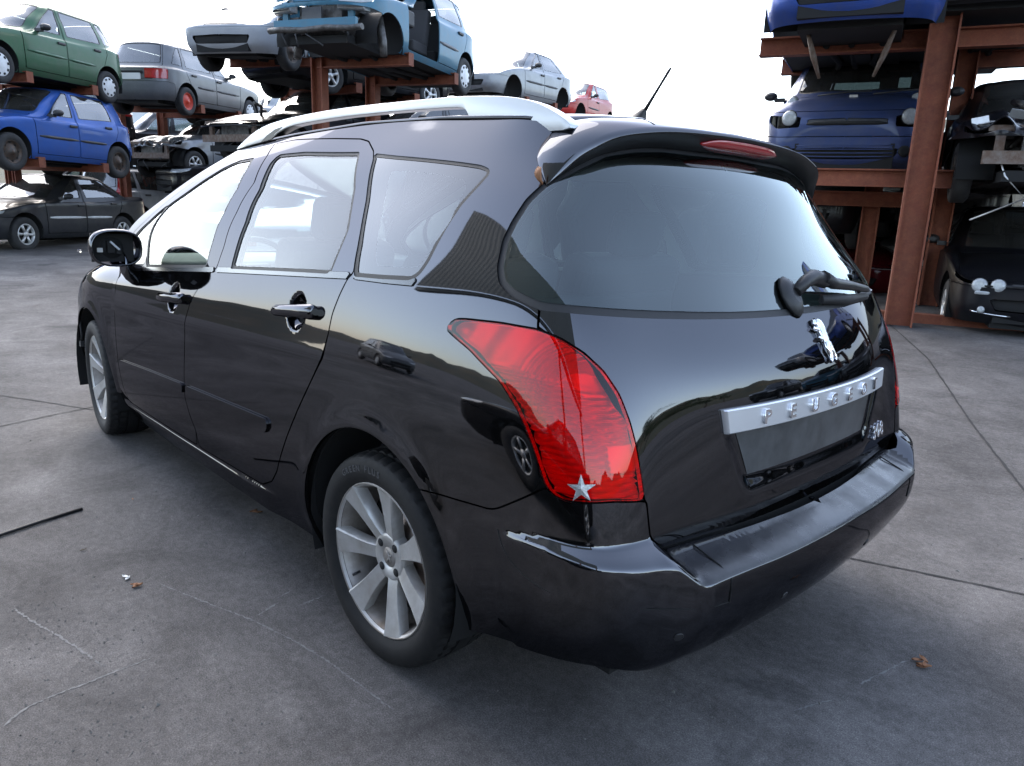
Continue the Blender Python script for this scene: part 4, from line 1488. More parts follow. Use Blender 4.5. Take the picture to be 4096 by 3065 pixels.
# ---- interior
for s_ in (1, -1):
    for sx, nm in ((1.35, 'front_seat'), (.45, 'rear_seat')):
        y = s_ * (.37 if sx > 1 else .36)
        hw = .25 if sx > 1 else .30
        mb = MB()
        for (cx, cz, hx, hz, tl) in ((sx + .1, .50, .26, .09, 0.0), (sx - .22, .83, .075, .32, -.25)):
            ct, st_ = math.cos(tl), math.sin(tl)
            mb.box((cx, y, cz), (2 * hx, 2 * hw, 2 * hz), rot=[[ct, 0, st_], [0, 1, 0], [-st_, 0, ct]])
        so = mb.build(nm, 'seat_cloth', car, TILT, bevel=.05, seg=3)
        MB().box((sx - .33, y, 1.22), (.09, .26, .17), rot=[[.97, 0, -.25], [0, 1, 0], [.25, 0, .97]]).build('headrest', 'seat_cloth', so, bevel=.035, seg=3)
MB().loft([[(x, y, z) for x, z in ((2.0, .6), (1.92, .86), (2.02, .98), (2.3, 1.0), (2.6, .93), (2.6, .6))] for y in (.76, .3, -.3, -.76)]).build('dashboard', 'dash', car, TILT, bevel=.02)
sw = MB().tube([(1.80 + .10 * math.sin(t) * .45, .37 + .185 * math.cos(t), .93 + .185 * math.sin(t) * .9) for t in np.linspace(0, 2 * math.pi, 33)], .014, 8, caps=False)
sw.box((1.82, .37, .93), (.05, .12, .10)).box((1.81, .37, .93), (.02, .34, .03))
sw.build('steering_wheel', 'dash', car, TILT)
MB().box((-.15, 0, .62), (.9, 1.2, .04)).box((.15, 0, .8), (.12, 1.2, .4)).build('load_floor', 'seat_cloth', car, TILT, bevel=.02)
CT = cut(S, [(S.U[1] * .2, S.V[6] - .02), (UE, S.V[6] - .02), (UE, VE), (S.U[1] * .2, VE)], [Reg('w%d' % i, offset_poly(Reg('x', q).P, -.012), gap=0, drop=True, smooth=0) for i, q in enumerate((rw, fg, ql, rg, qg))], h=.08, hb=.04)
panel(S, CT['base'], 'pillar_trim', 'cream_cloth', car, offset=-.040, flange=0, make_right=True, **kw)
G = [[(x, y * t * .94, z + c * (1 - t * t) - .035) for t in np.linspace(1, -1, 15)] for x, y, z, c in list(zip(xs, re_y, re_z, crown))[::4]]
grid_mesh(G, 'headlining', 'cream_cloth', car, TILT)
# joints and parking sensors in the bumper skin
def on_bumper(x, y, z, off=0.):
    q = S.uv([(x, abs(y), z)])
    for _ in range(3):
        p_ = S.P(q[:, 0], q[:, 1])
        q = S.uv([(p_[0][0] + (x - p_[0][0]) * 0, abs(y), z)])
    f_ = lambda u, v: S.P(u, v) + S.N(u, v) * d_bumper(S.P(u, v), u, v)[:, None]
    p_ = f_(q[:, 0], q[:, 1])
    n_ = S.N(q[:, 0], q[:, 1], f_)
    return (p_ + n_ * off)[0] * [1, -1 if y < 0 else 1, 1]


seam_b = [(-.505, .885, .572), (-.52, .884, .54), (-.55, .88, .512), (-.60, .872, .492), (-.66, .86, .483), (-.72, .835, .484), (-.765, .77, .482), (-.785, .69, .470), (-.795, .60, .457), (-.802, .53, .452)]
joint = [(-.80, .545, .548), (-.803, .535, .52), (-.805, .53, .50), (-.806, .528, .47), (-.806, .526, .45)]
for s_ in (1, -1):
    pts = chaikin(np.array([on_bumper(x, y * s_, z, .0002) for x, y, z in seam_b]), 2, False)
    MB().tube(pts, .0016, 5).build('insert_joint', 'under_black', bmp[0])
    MB().tube([on_bumper(x, y * s_, z, .0006) for x, y, z in joint], .0022, 5).build('insert_joint', 'under_black', bmp[0])
for y, z in ((.64, .40), (.25, .385), (-.25, .385), (-.64, .40)):
    c = on_bumper(-.8, y, z, .0)
    c2 = on_bumper(-.8, y, z, .003)
    n_ = (c2 - c) / .003
    u_ = np.cross(n_, (0, 0, 1.))
    u_ /= np.linalg.norm(u_)
    w_ = np.cross(u_, n_)
    MB().loft([[c + n_ * a + (u_ * math.cos(t) + w_ * math.sin(t)) * r for t in np.linspace(0, 2 * math.pi, 18, endpoint=False)] for a, r in ((-.004, .012), (.0012, .012), (.0018, .0105))]).build('parking_sensor', 'black_plastic', bmp[0])
# ------------------------------------------------------------------ scrapyard cars: one parametric body, cut into panels
mat('far_tyre', (.018, .018, .019), .75, noise=(12, (.04, .038, .034), .6))
mat('steel_dark', (.05, .045, .04), .5, metal=.5, noise=(20, (.10, .05, .025), .7))
mat('steel_red', (.55, .045, .02), .45, noise=(20, (.30, .05, .03), .5))
mat('trim_white', (.62, .63, .63), .4, noise=(10, (.35, .34, .32), .5))
mat('trim_alloy', (.55, .55, .54), .35, metal=.5, noise=(12, (.3, .28, .25), .5))
mat('far_plastic', (.022, .022, .024), .55, noise=(6, (.05, .05, .05), .6))
mat('grey_plastic', (.09, .095, .10), .55, noise=(4, (.15, .15, .15), .5))
mat('far_dark', (.008, .008, .008), .85)
mat('far_seat', (.03, .03, .032), .9)
mat('lamp_clear', (.34, .35, .35), .12, coat=1, noise=(25, (.18, .19, .19), .6))
mat('lamp_amber', (.75, .18, .02), .15, coat=1)
mat('lamp_red', (.30, .012, .012), .15, coat=1)
mat('engine_grey', (.12, .115, .11), .5, metal=.5, noise=(14, (.03, .025, .02), .9))
mat('engine_rust', (.10, .06, .04), .7, noise=(18, (.22, .2, .18), .6))
glass_mat('far_glass', (.50, .57, .57), 2.2, dirt=.14)
glass_mat('far_glass_dark', (.10, .12, .12), 1.6, dirt=.08)
glass_mat('far_glass_clear', (.80, .86, .85), 1.5, dirt=.06)


def car_paint(name, col, flake=0.3, grime=(.10, .095, .085), amt=.25, coat=.35, rough=.42):
    return mat(name, col, rough, metal=flake, spec=.15, coat=coat, coat_rough=.10, coat_ior=1.45, noise=[(1.3, tuple(c * .8 for c in col), .7), (5, grime, amt)], rough_noise=(2.0, .03, .22))


SPEC = dict(wb=2.45, fo=.72, ro=.62, w=.81, h=1.45, zb=.92, zbr=.97, zn=.70, zc=.92, xc=2.08, xwt=1.33, xrt=-.35, xrb=-.52, zrb=.98, saloon=False, zd=.95, r=.28,
            zbump=.60, qglass=True, doors=4, tail='side', lamp=(1.15, 2.75, 3.35, 4.05), nose_drop=.06)


def body_rows(p):
    wb, w, h = p['wb'], p['w'], p['h']
    xf, xr = wb + p['fo'], -p['ro']
    xA = wb - .50
    xC = .10
    xB = xA - (xA - xC) * .50
    yk = np.array([0, .46, .85, .955, .985, 1, 1, 1, 1, .995, .955, .84, .46, 0])

    def low(f, r, wd, zf, zs, zr, k=yk):
        x = [f, f - .03, f - .16, wb + .33, wb, xA, (xA + xB) / 2, xB, (xB + xC) / 2, 0.0, r + .30, r + .12, r + .02, r]
        z = [zf] * 3 + [zf + (zs - zf) * .45, zf + (zs - zf) * .75] + [zs] * 4 + [zs, zs + (zr - zs) * .6, zr, zr, zr]
        return [(a, b * wd, c) for a, b, c in zip(x, k, z)]
    rows = [low(xf - .10, xr + .10, w - .06, .24, .22, .26), low(xf - .02, xr + .02, w - .02, .34, .31, .36), low(xf, xr, w, .46, .46, .48), low(xf - .005, xr + .005, w, p['zbump'], .62, p['zbump'])]
    zs4 = (.62 + p['zb']) / 2 + .03
    rows.append(low(xf - p['nose_drop'], xr + .03, w - .004, p['zn'], zs4, .80))
    # shoulder row: middle of the bonnet, shoulder of the side, top of the tail
    xm = (xf - p['nose_drop']) * .48 + p['xc'] * .52
    zm = p['zn'] + (p['zc'] - p['zn']) * .68 + .015
    zb5 = p['zb'] - .06
    if p['saloon']:
        rx, rz = xr + .06, p['zd']
    else:
        rx, rz = xr + .03, p['zrb'] - .07
    r5 = [(xm, 0, zm), (xm - .01, .42 * w, zm - .006), (xm + .02, .74 * w, zm - .035), (wb + .12, .87 * w, zm - .07), (wb - .12, .925 * w, (zm + zb5) / 2 - .02), (xA, w - .022, zb5), ((xA + xB) / 2, w - .02, zb5 + .008), (xB, w - .02, zb5 + .016), ((xB + xC) / 2, w - .02, zb5 + .024),
          (0, w - .025, p['zbr'] - .06), (rx + .30, w - .05, (rz + p['zbr'] - .06) / 2), (rx + .11, .80 * w, rz), (rx + .02, .44 * w, rz), (rx, 0, rz)]
    rows.append(r5)
    xc, xrb = p['xc'], p['xrb']
    xq = xrb + .50 if not p['saloon'] else xrb + .40
    r6 = [(xc, 0, p['zc']), (xc - .02, .42 * w, p['zc'] - .004), (xc - .12, .70 * w, p['zc'] - .015), (xc - .21, .785 * w, p['zc'] - .005), (xc - .28, .83 * w, p['zb'] - .005), (min(xA, xc - .36), w - .055, p['zb']), ((xA + xB) / 2, w - .055, p['zb'] + .01), (xB, w - .055, p['zb'] + .02),
          ((xB + xq) / 2, w - .057, (p['zb'] + p['zbr']) / 2 + .01), (xq, w - .065, p['zbr']), (xrb + .24, .83 * w, p['zbr'] + .01), (xrb + .10, .70 * w, p['zrb']), (xrb + .02, .40 * w, p['zrb']), (xrb, 0, p['zrb'])]
    xwt, xrt = p['xwt'], p['xrt']
    he = h - .055
    r9 = [(xwt, 0, h - .03), (xwt - .015, .36 * w, h - .036), (xwt - .06, .57 * w, h - .055), (xwt - .10, .615 * w, he - .012), (xwt - .15, .64 * w, he - .006), (xwt - .22, .665 * w, he), ((xwt + xB) / 2 - .08, .68 * w, he + .004), (xB - .05, .685 * w, he + .006), ((xB + xrt) / 2, .68 * w, he + .004),
          (xrt + .36, .67 * w, he), (xrt + .17, .64 * w, he - .006), (xrt + .06, .54 * w, h - .06), (xrt + .01, .33 * w, h - .045), (xrt, 0, h - .04)]
    a6, a9 = np.array(r6), np.array(r9)
    r7 = a6 + (a9 - a6) * .40
    r8 = a6 + (a9 - a6) * .78
    side = np.array([.006, .008, .012, .014, .015, .016, .018, .018, .018, .018, .016, .012, .008, .006])
    r7[:, 1] += side * (yk > 0)
    r8[:, 1] += side * .9 * (yk > 0)
    cxm = (xwt + xrt) / 2
    r10 = a9 * [1, .6, 1]
    r10[:, 0] += (cxm - r10[:, 0]) * .04
    r10[:, 2] = h - .012 - .018 * np.clip(abs(a9[:, 0] - cxm) / (abs(xwt - xrt) / 2), 0, 1) ** 3
    r11 = a9 * [1, 0, 1]
    r11[:, 0] += (cxm - r11[:, 0]) * .08
    r11[:, 2] = h - .016 * np.clip(abs(a9[:, 0] - cxm) / (abs(xwt - xrt) / 2), 0, 1) ** 3
    for r in (r6, r7, r8, r9, r10, r11):
        rows.append([tuple(q) for q in np.array(r)])
    return rows, xA, xB, xC


CAR_CACHE, PANELS = {}, {}


def car_geometry(key, p):
    """all panel meshes of one body type, cached"""
    if key in CAR_CACHE:
        return CAR_CACHE[key]
    rows, xA, xB, xC = body_rows(p)
    Sc = Surf(rows, sym0=True, sym1=True)
    I = Sc.idx
    U1, V1 = Sc.U[-1], Sc.V[-1]
    wb = p['wb']
    R_ = []
    sl = p['saloon']
    ws = [(-.5, 6.25), (2.35, 6.3), (2.45, 7.5), (2.5, 8.72), (-.5, 8.78)]
    R_.append(Reg('windscreen', I(ws), seal=.02))
    R_.append(Reg('rear_window', I([(13.6, 6.22), (11.15, 6.3), (11.1, 7.5), (11.15, 8.65), (13.6, 8.7)]), seal=.02))
    R_.append(Reg('front_window', I([(4.55, 6.22), (6.86, 6.2), (6.86, 8.55), (5.35, 8.55), (5.0, 7.7)]), seal=.018))
    if p['doors'] == 4:
        R_.append(Reg('rear_window_side', I([(7.14, 6.2), (8.75, 6.2), (8.72, 7.6), (8.6, 8.52), (7.14, 8.55)]), seal=.018))
        if p['qglass']:
            R_.append(Reg('quarter_glass', I([(8.98, 6.25), (9.95, 6.3), (9.75, 7.4), (9.35, 8.4), (8.9, 8.45)]), seal=.016))
    else:
        R_.append(Reg('rear_window_side', I([(7.14, 6.2), (9.4, 6.25), (9.3, 7.6), (8.9, 8.5), (7.14, 8.55)]), seal=.018))
    l0, l1, l2, l3 = p['lamp']
    R_.append(Reg('headlight', I([(l0, l2 + .05), ((l0 + l1) / 2, l2), (l1, l2 + .25), (l1 + .1, l3 + .05), ((l0 + l1) / 2, l3), (l0, l3 - .05)]), gap=.006, pre=.02))
    R_.append(Reg('grille', I([(-.5, l2 + .1), (l0 - .2, l2 + .15), (l0 - .2, l3 - .15), (-.5, l3 - .1)]), gap=.004, pre=.02))
    R_.append(Reg('lower_grille', I([(-.5, 1.3), (1.2, 1.35), (1.35, 2.2), (-.5, 2.3)]), gap=.004, pre=.02))
    if p['tail'] == 'tall':
        tl = [(10.35, 4.3), (11.25, 4.3), (11.0, 6.2), (10.85, 8.3), (10.55, 8.3), (10.45, 6.2)]
    elif p['tail'] == 'wide':
        tl = [(10.75, 3.3), (12.2, 3.35), (12.2, 4.55), (10.75, 4.6)]
    else:
        tl = [(10.45, 3.35), (11.65, 3.35), (11.6, 4.9), (10.5, 4.9)]
    R_.append(Reg('tail_light', I(tl), gap=.006, pre=.02))
    for nm, cx in (('arch_f', wb), ('arch_r', 0.)):
        a = archpoly(cx, p['r'] + .02, p['r'] + .065, Sc, p['w'] * .98)
        R_.append(Reg(nm, np.vstack([a, [[a[-1][0], -.05]], [[a[0][0], -.05]]]), gap=0, drop=True))
    R_.append(Reg('front_bumper', I([(-.5, -.2), (3.35, -.2), (3.35, 2.9), (2.6, 3.05), (-.5, 3.05)]), gap=.008))
    R_.append(Reg('rear_bumper', I([(13.5, -.2), (10.1, -.2), (10.05, 2.85), (10.8, 3.05), (13.5, 3.05)]), gap=.008))
    R_.append(Reg('front_door', I([(4.98, 1.0), (6.98, 1.0), (6.98, 8.75), (5.2, 8.75), (4.8, 7.6), (4.35, 6.3), (4.9, 5.7)]), gap=.010))
    if p['doors'] == 4:
        R_.append(Reg('rear_door', I([(7.02, 1.0), (8.5, 1.0), (8.75, 2.6), (8.98, 4.2), (8.98, 6.3), (8.85, 8.75), (7.02, 8.75)]), gap=.010))
    R_.append(Reg('bonnet', I([(-.5, 4.12), (2.3, 4.1), (3.0, 4.75), (3.4, 5.4), (3.0, 5.85), (1.5, 5.95), (-.5, 5.95)]), gap=.009))
    if sl:
        R_.append(Reg('boot_lid', I([(13.5, 3.4), (12.3, 3.4), (12.25, 4.7), (11.3, 4.95), (11.25, 5.9), (13.5, 5.95)]), gap=.009))
    else:
        R_.append(Reg('tailgate', I([(13.5, 3.3), (11.7, 3.3), (11.65, 5.0), (10.95, 6.0), (10.92, 8.75), (13.5, 8.85)]), gap=.009))
    Cc = cut(Sc, [(0, 0), (U1, 0), (U1, V1), (0, V1)], R_, h=.065, hb=.022)
    CAR_CACHE[key] = (Sc, Cc, p, xA, xB, xC)
    return CAR_CACHE[key]


WHEELS = {}


def far_wheel_meshes(kind, r):
    k = (kind, round(r, 3))
    if k in WHEELS:
        return WHEELS[k]
    wd = .088
    rim = r * .62
    t = MB().lathe([(wd - .012, rim), (wd, rim + .02), (wd, r - .04), (wd - .012, r - .012), (wd - .03, r), (-wd + .03, r), (-wd, r - .04), (-wd, rim), (-wd + .02, rim)], 'y', n=32).mesh('tyre')
    f = MB()
    slots = []
    if kind == 'steel':
        f.lathe([(wd - .015, rim), (wd - .01, rim - .012), (wd - .045, rim - .022), (wd - .05, rim * .70), (wd - .028, rim * .52), (wd - .03, rim * .30), (wd - .006, rim * .24), (wd - .004, 0)], 'y', n=28)
        for q in range(8):
            w = 2 * math.pi * q / 8
            slots.append(((math.cos(w) * rim * .76, wd - .046, math.sin(w) * rim * .76), (.03, .006, .03), w))
    elif kind == 'trim':
        f.lathe([(wd - .012, rim), (wd - .004, rim - .01), (wd - .004, rim * .86), (wd + .004, rim * .6), (wd + .008, rim * .3), (wd + .008, 0)], 'y', n=32)
        for q in range(9):
            w = 2 * math.pi * q / 9
            a, b = math.cos(w), math.sin(w)
            slots.append(((a * rim * .80, wd - .001, b * rim * .80), (.032, .010, .040), w))
    else:
        n = 6 if kind == 'alloy6' else 5
        f.lathe([(wd - .012, rim), (wd - .004, rim - .006), (wd - .01, rim - .018), (wd - .07, rim - .03)], 'y', n=32)
        f.lathe([(wd - .03, rim * .3), (wd - .008, rim * .28), (wd - .004, 0)], 'y', n=20)
        for q in range(n):
            w = 2 * math.pi * q / n + .3
            er, et = np.array((math.cos(w), 0, math.sin(w))), np.array((-math.sin(w), 0, math.cos(w)))
            f.loft([[er * rr + et * s1 * hw + np.array((0, wd + s2, 0)) for s1, s2 in ((-1, -.035), (-.8, -.008), (.8, -.008), (1, -.035))] for rr, hw in ((rim * .2, .022), (rim * .6, .022), (rim * .97, .030))])
    me = f.mesh('face')
    b = MB().lathe([(wd - .055, rim - .002), (wd - .055, 0)], 'y', n=24)
    for c_, s_, w in slots:
        b.box(c_, s_, rot=[[math.cos(w), 0, -math.sin(w)], [0, 1, 0], [math.sin(w), 0, math.cos(w)]])
    b = b.mesh('disc')
    WHEELS[k] = (t, me, b)
    return WHEELS[k]


def linkm(name, me, material, parent, matrix=None):
    o = bpy.data.objects.new(name, me)
    COL.objects.link(o)
    if not me.materials:
        me.materials.append(None)
    o.material_slots[0].link = 'OBJECT'
    o.material_slots[0].material = MATS[material]
    o.parent = parent
    if matrix is not None:
        o.matrix_local = matrix
    return o


def crumple(amount, x0, seed=1):
    def f(p, u, v):
        x, y, z = p.T
        m = np.clip((x - x0) / .9, 0, 1)
        return amount * m * (np.sin(x * 9 + seed) * np.sin(abs(y) * 11 + seed * 2) + .6 * np.sin(z * 17 + x * 13 + seed) + .4 * np.sin(abs(y) * 27 + z * 9))
    return f


def wreck(name, label, paint, M, spec=None, key=None, wheels=('steel', 'steel_dark'), bumper=None, group=None, skip=(), mirrors=True, glass='far_glass', disp=None, lamp='lamp_clear', tail='lamp_red', moulding=True, lean=None, lowpaint=None, nowheel=()):
    """one scrapyard car standing at matrix M (rear axle on the ground at the origin, x forward)"""
    p = dict(SPEC)
    p.update(spec or {})
    ckey = key or name + str(sorted((spec or {}).items()))
    Sc, Cc, p, xA, xB, xC = car_geometry(ckey, p)
    root = empty(name)
    root.matrix_world = M
    tag(root, label, 'car', group)
    bumper = bumper or paint
    skip = set(skip)

    def cpanel(k, nm, m, par, off, flange, double):
        """panel meshes are shared between cars of one body type"""
        ck = (ckey, k, off, flange, double)
        if disp is None and ck in PANELS:
            return [linkm(nm, me, m, par, Matrix.Identity(4)) for me in PANELS[ck]]
        res = panel(Sc, Cc[k], nm, m, par, disp=disp, offset=off, flange=flange, double=double, make_right=not double)
        if disp is None:
            PANELS[ck] = [o.data for o in res]
        return res

    def P(k, nm, m, double=False, off=0., flange=.012, par=root, names=None):
        if k in skip or k not in Cc:
            return [None, None]
        res = cpanel(k, nm, m, par, off, flange, double)
        return res if len(res) == 2 else res * 2
    b = P('base', 'body_shell', paint, double=True)
    fb = P('front_bumper', 'front_bumper', bumper, True, .006)
    rb = P('rear_bumper', 'rear_bumper', bumper, True, .006)
    bo = P('bonnet', 'bonnet', paint, True)
    tg = P('boot_lid', 'boot_lid', paint, True) if p['saloon'] else P('tailgate', 'tailgate', paint, True)
    dl = P('front_door', 'front_door', paint)
    rl = P('rear_door', 'rear_door', paint)
    P('windscreen', 'windscreen', glass, True, -.004, 0)
    P('windscreen_seal', 'windscreen_seal', 'rubber', True, -.002)
    P('rear_window', 'rear_window', glass, True, -.004, 0)
    P('rear_window_seal', 'rear_window_seal', 'rubber', True, -.002)

    def subp(k, nm, m, pars, off, flange=0):
        if k in skip or k not in Cc:
            return
        r = cpanel(k, nm, m, None, off, flange, False)
        for o, pa in zip(r, pars):
            o.parent = pa if pa is not None else root
            o.matrix_local = Matrix.Identity(4)
            if pa is None and nm in ('window', 'window_seal'):
                bpy.data.objects.remove(o)
    subp('front_window', 'window', glass, dl, -.005)
    subp('front_window_seal', 'window_seal', 'rubber', dl, -.001, .01)
    rp_ = rl if p['doors'] == 4 else b
    subp('rear_window_side', 'window', glass, rp_, -.005)
    subp('rear_window_side_seal', 'window_seal', 'rubber', rp_, -.001, .01)
    subp('quarter_glass', 'quarter_glass', glass, b, -.005)
    subp('quarter_glass_seal', 'quarter_glass_seal', 'rubber', b, -.001, .01)
    P('headlight', 'headlight', lamp, False, .004)
    P('grille', 'grille', 'far_plastic', True, -.006)
    if 'front_bumper' not in skip:
        g = panel(Sc, Cc['lower_grille'], 'lower_grille', 'far_dark', root, offset=-.02, flange=-.03, double=True)
    P('tail_light', 'tail_light', tail, False, .003)
    # inside: floor, seats, dark lining
    w, wb = p['w'], p['wb']
    xr, xf = -p['ro'], wb + p['fo']
    fl = MB().box(((wb) / 2, 0, .27), (wb - .75, w * 1.86, .07)).box((wb / 2, 0, .25), (wb + p['fo'] + p['ro'] - .35, w * 1.12, .10)).box((-.12, 0, .42), (p['ro'] + .25, w * 1.1, .24))
    if 'front_bumper' not in skip:
        fl.box((wb + p['fo'] * .35, 0, .40), (p['fo'] * .8 + .3, w * 1.1, .28))
    for ex in (-.25, .0, .3):
        fl.tube([(wb - .3, ex, .20), (wb * .5, ex * .6, .17), (.1, ex * 1.2, .20)], .035, 7)
    fl.box((.25, .0, .22), (.35, w * .9, .12)).box((wb * .62, .1, .19), (.6, .16, .08))
    fl.build('underbody', 'far_dark', root)
    for nm, x, wd in (('front_seat', wb * .50, .22), ('front_seat', wb * .50, -.22), ('rear_seat', wb * .17, 0)):
        ww = w * .55 if wd else w * 1.35
        y = w * .46 * (1 if wd > 0 else -1) if wd else 0
        MB().box((x, y, .48), (.46, ww, .16)).box((x - .24, y, .80), (.13, ww, .55), rot=[[.97, 0, -.24], [0, 1, 0], [.24, 0, .97]]).box((x - .33, y if wd else .3, 1.13), (.08, .24, .16)).build(nm, 'far_seat', root, bevel=.03)
    MB().box((p['xc'] - .32, 0, p['zc'] - .15), (.40, w * 1.6, .22)).build('dashboard', 'far_plastic', root, bevel=.03)
    # wheel housings
    for cx in (0, wb):
        for s_ in (1, -1):
            a = np.linspace(math.radians(-15), math.radians(195), 14)
            rr = p['r'] + .07
            MB().loft([[(cx + r_ * math.cos(t), s_ * y_, p['r'] + .02 + r_ * math.sin(t)) for t in a] for r_, y_ in ((rr - .004, w * .97), (rr, w * .9), (rr, w * .58), (.05, w * .56))], closed=False, caps=False).build('wheel_housing', 'far_dark', root)
    kind, wm = wheels
    ty, fc, dc = far_wheel_meshes(kind, p['r'])
    for i, (cx, s_) in enumerate(((wb, 1), (wb, -1), (0, 1), (0, -1))):
        if i in nowheel:
            continue
        wr = bpy.data.objects.new('wheel', None)
        COL.objects.link(wr)
        wr.parent = root
        wr.matrix_local = Matrix.Translation((cx, s_ * (w - .115), p['r'])) @ Matrix.Diagonal((1, s_, 1, 1)) @ Matrix.Rotation(rnd.uniform(0, 6), 4, 'Y')
        linkm('tyre', ty, 'far_tyre', wr)
        linkm('wheel_face', fc, wm, wr)
        linkm('brake_drum', dc, 'far_dark', wr)
    if mirrors:
        for s_ in (1, -1):
            if (s_ == 1 and 'mirror_left' in skip) or dl[0] is None:
                continue
            mx = p['xc'] - .42
            MB().loft([[(mx + dx, s_ * (w + .015 + .085 + .085 * math.cos(t) * k), p['zb'] + .075 + .055 * math.sin(t) * k) for t in np.linspace(0, 2 * math.pi, 12, endpoint=False)] for dx, k in ((-.05, .95), (-.03, 1), (.03, .85), (.07, .4))]).box((mx, s_ * (w - .015), p['zb'] + .03), (.07, .12, .05)).build('mirror', 'far_plastic', dl[0 if s_ == 1 else 1])
    # handles and side mouldings, laid on the surface
    for s_, k in ((1, 0), (-1, 1)):
        for door, x, zz in ((dl[k], xB + .12, p['zb'] - .10), (rl[k] if p['doors'] == 4 else None, xC + .16, p['zbr'] - .11)):
            if door is None:
                continue
            q = Sc.uv([(x, w, zz)])[0]
            c = Sc.P(np.array([q[0]]), np.array([q[1]]))[0]
            MB().box((c[0], s_ * (c[1] + .010), c[2]), (.17, .028, .042)).build('handle', 'far_plastic', door, bevel=.01)
        if moulding:
            for door, x0, x1 in ((dl[k], xA - .04, xB + .02), (rl[k] if p['doors'] == 4 else None, xB - .02, xC + .26)):
                if door is None:
                    continue
                pts = []
                for x in np.linspace(x0, x1, 6):
                    q = Sc.uv([(x, w, .60)])[0]
                    c = Sc.P(np.array([q[0]]), np.array([q[1]]))[0]
                    pts.append((c[0], s_ * (c[1] + .002), c[2]))
                MB().tube(pts, [.006] + [.012] * 4 + [.006], 6, squash=2.2).build('moulding', moulding if isinstance(moulding, str) else 'far_plastic', door)
    return root


# ---- placing by what the picture shows: a pixel of the photograph gives a direction, a distance gives the point
def pix_ray(u, v):
    d = _r * ((u - PW / 2) / F_PX) + _d * ((v - PH / 2) / F_PX) + _f
    return d / np.linalg.norm(d)


def at(u, v, dist):
    return CAM_P + pix_ray(u, v) * dist


def pose_hubs(front, rear, dist, p, side, near_front=True, up=(0, 0, 1)):
    """pose from the two visible hub centres. dist: range of the nearer one"""
    wb, yw = p['wb'], p['w'] - .03
    a, b = (front, rear) if near_front else (rear, front)
    Pa = at(*a, dist)
    db = pix_ray(*b)
    # |CAM + t*db - Pa| = wb, farther solution
    w_ = CAM_P - Pa
    B_, C_ = w_ @ db, w_ @ w_ - wb * wb
    disc = B_ * B_ - C_
    t = -B_ + math.sqrt(max(disc, 0))
    Pb = CAM_P + db * t
    Pf, Pr = (Pa, Pb) if near_front else (Pb, Pa)
    return pose_axes(Pf - Pr, Pr, np.array((0, side * yw, p['r'])), up)


def pose_axes(fwd, point, local, up=(0, 0, 1)):
    f = np.array(fwd, float)
    f /= np.linalg.norm(f)
    l = np.cross(np.array(up, float), f)
    l /= np.linalg.norm(l)
    u = np.cross(f, l)
    o = np.array(point) - f * local[0] - l * local[1] - u * local[2]
    return Matrix([[f[i], l[i], u[i], o[i]] for i in range(3)] + [[0, 0, 0, 1]])


def pose_pt(u, v, dist, yaw, local, pitch=0., roll=0.):
    """pose with a given heading (degrees, from +x) so that a local point falls on a pixel at a distance"""
    y, p_ = math.radians(yaw), math.radians(pitch)
    f = (math.cos(y) * math.cos(p_), math.sin(y) * math.cos(p_), math.sin(p_))
    l = np.array((-math.sin(y), math.cos(y), 0))
    up = np.array((0, 0, 1.)) + l * math.tan(math.radians(roll))
    return pose_axes(f, at(u, v, dist), np.array(local), up)
# ------------------------------------------------------------------ the yard
def gz(x, y):
    """the slab rises a little towards the racks"""
    a = np.maximum(0, -np.asarray(y, float) - 2.0)
    b = np.maximum(0, np.asarray(x, float) - 4.0)
    return np.minimum(.034 * a, .30) + np.minimum(.014 * b, .30)


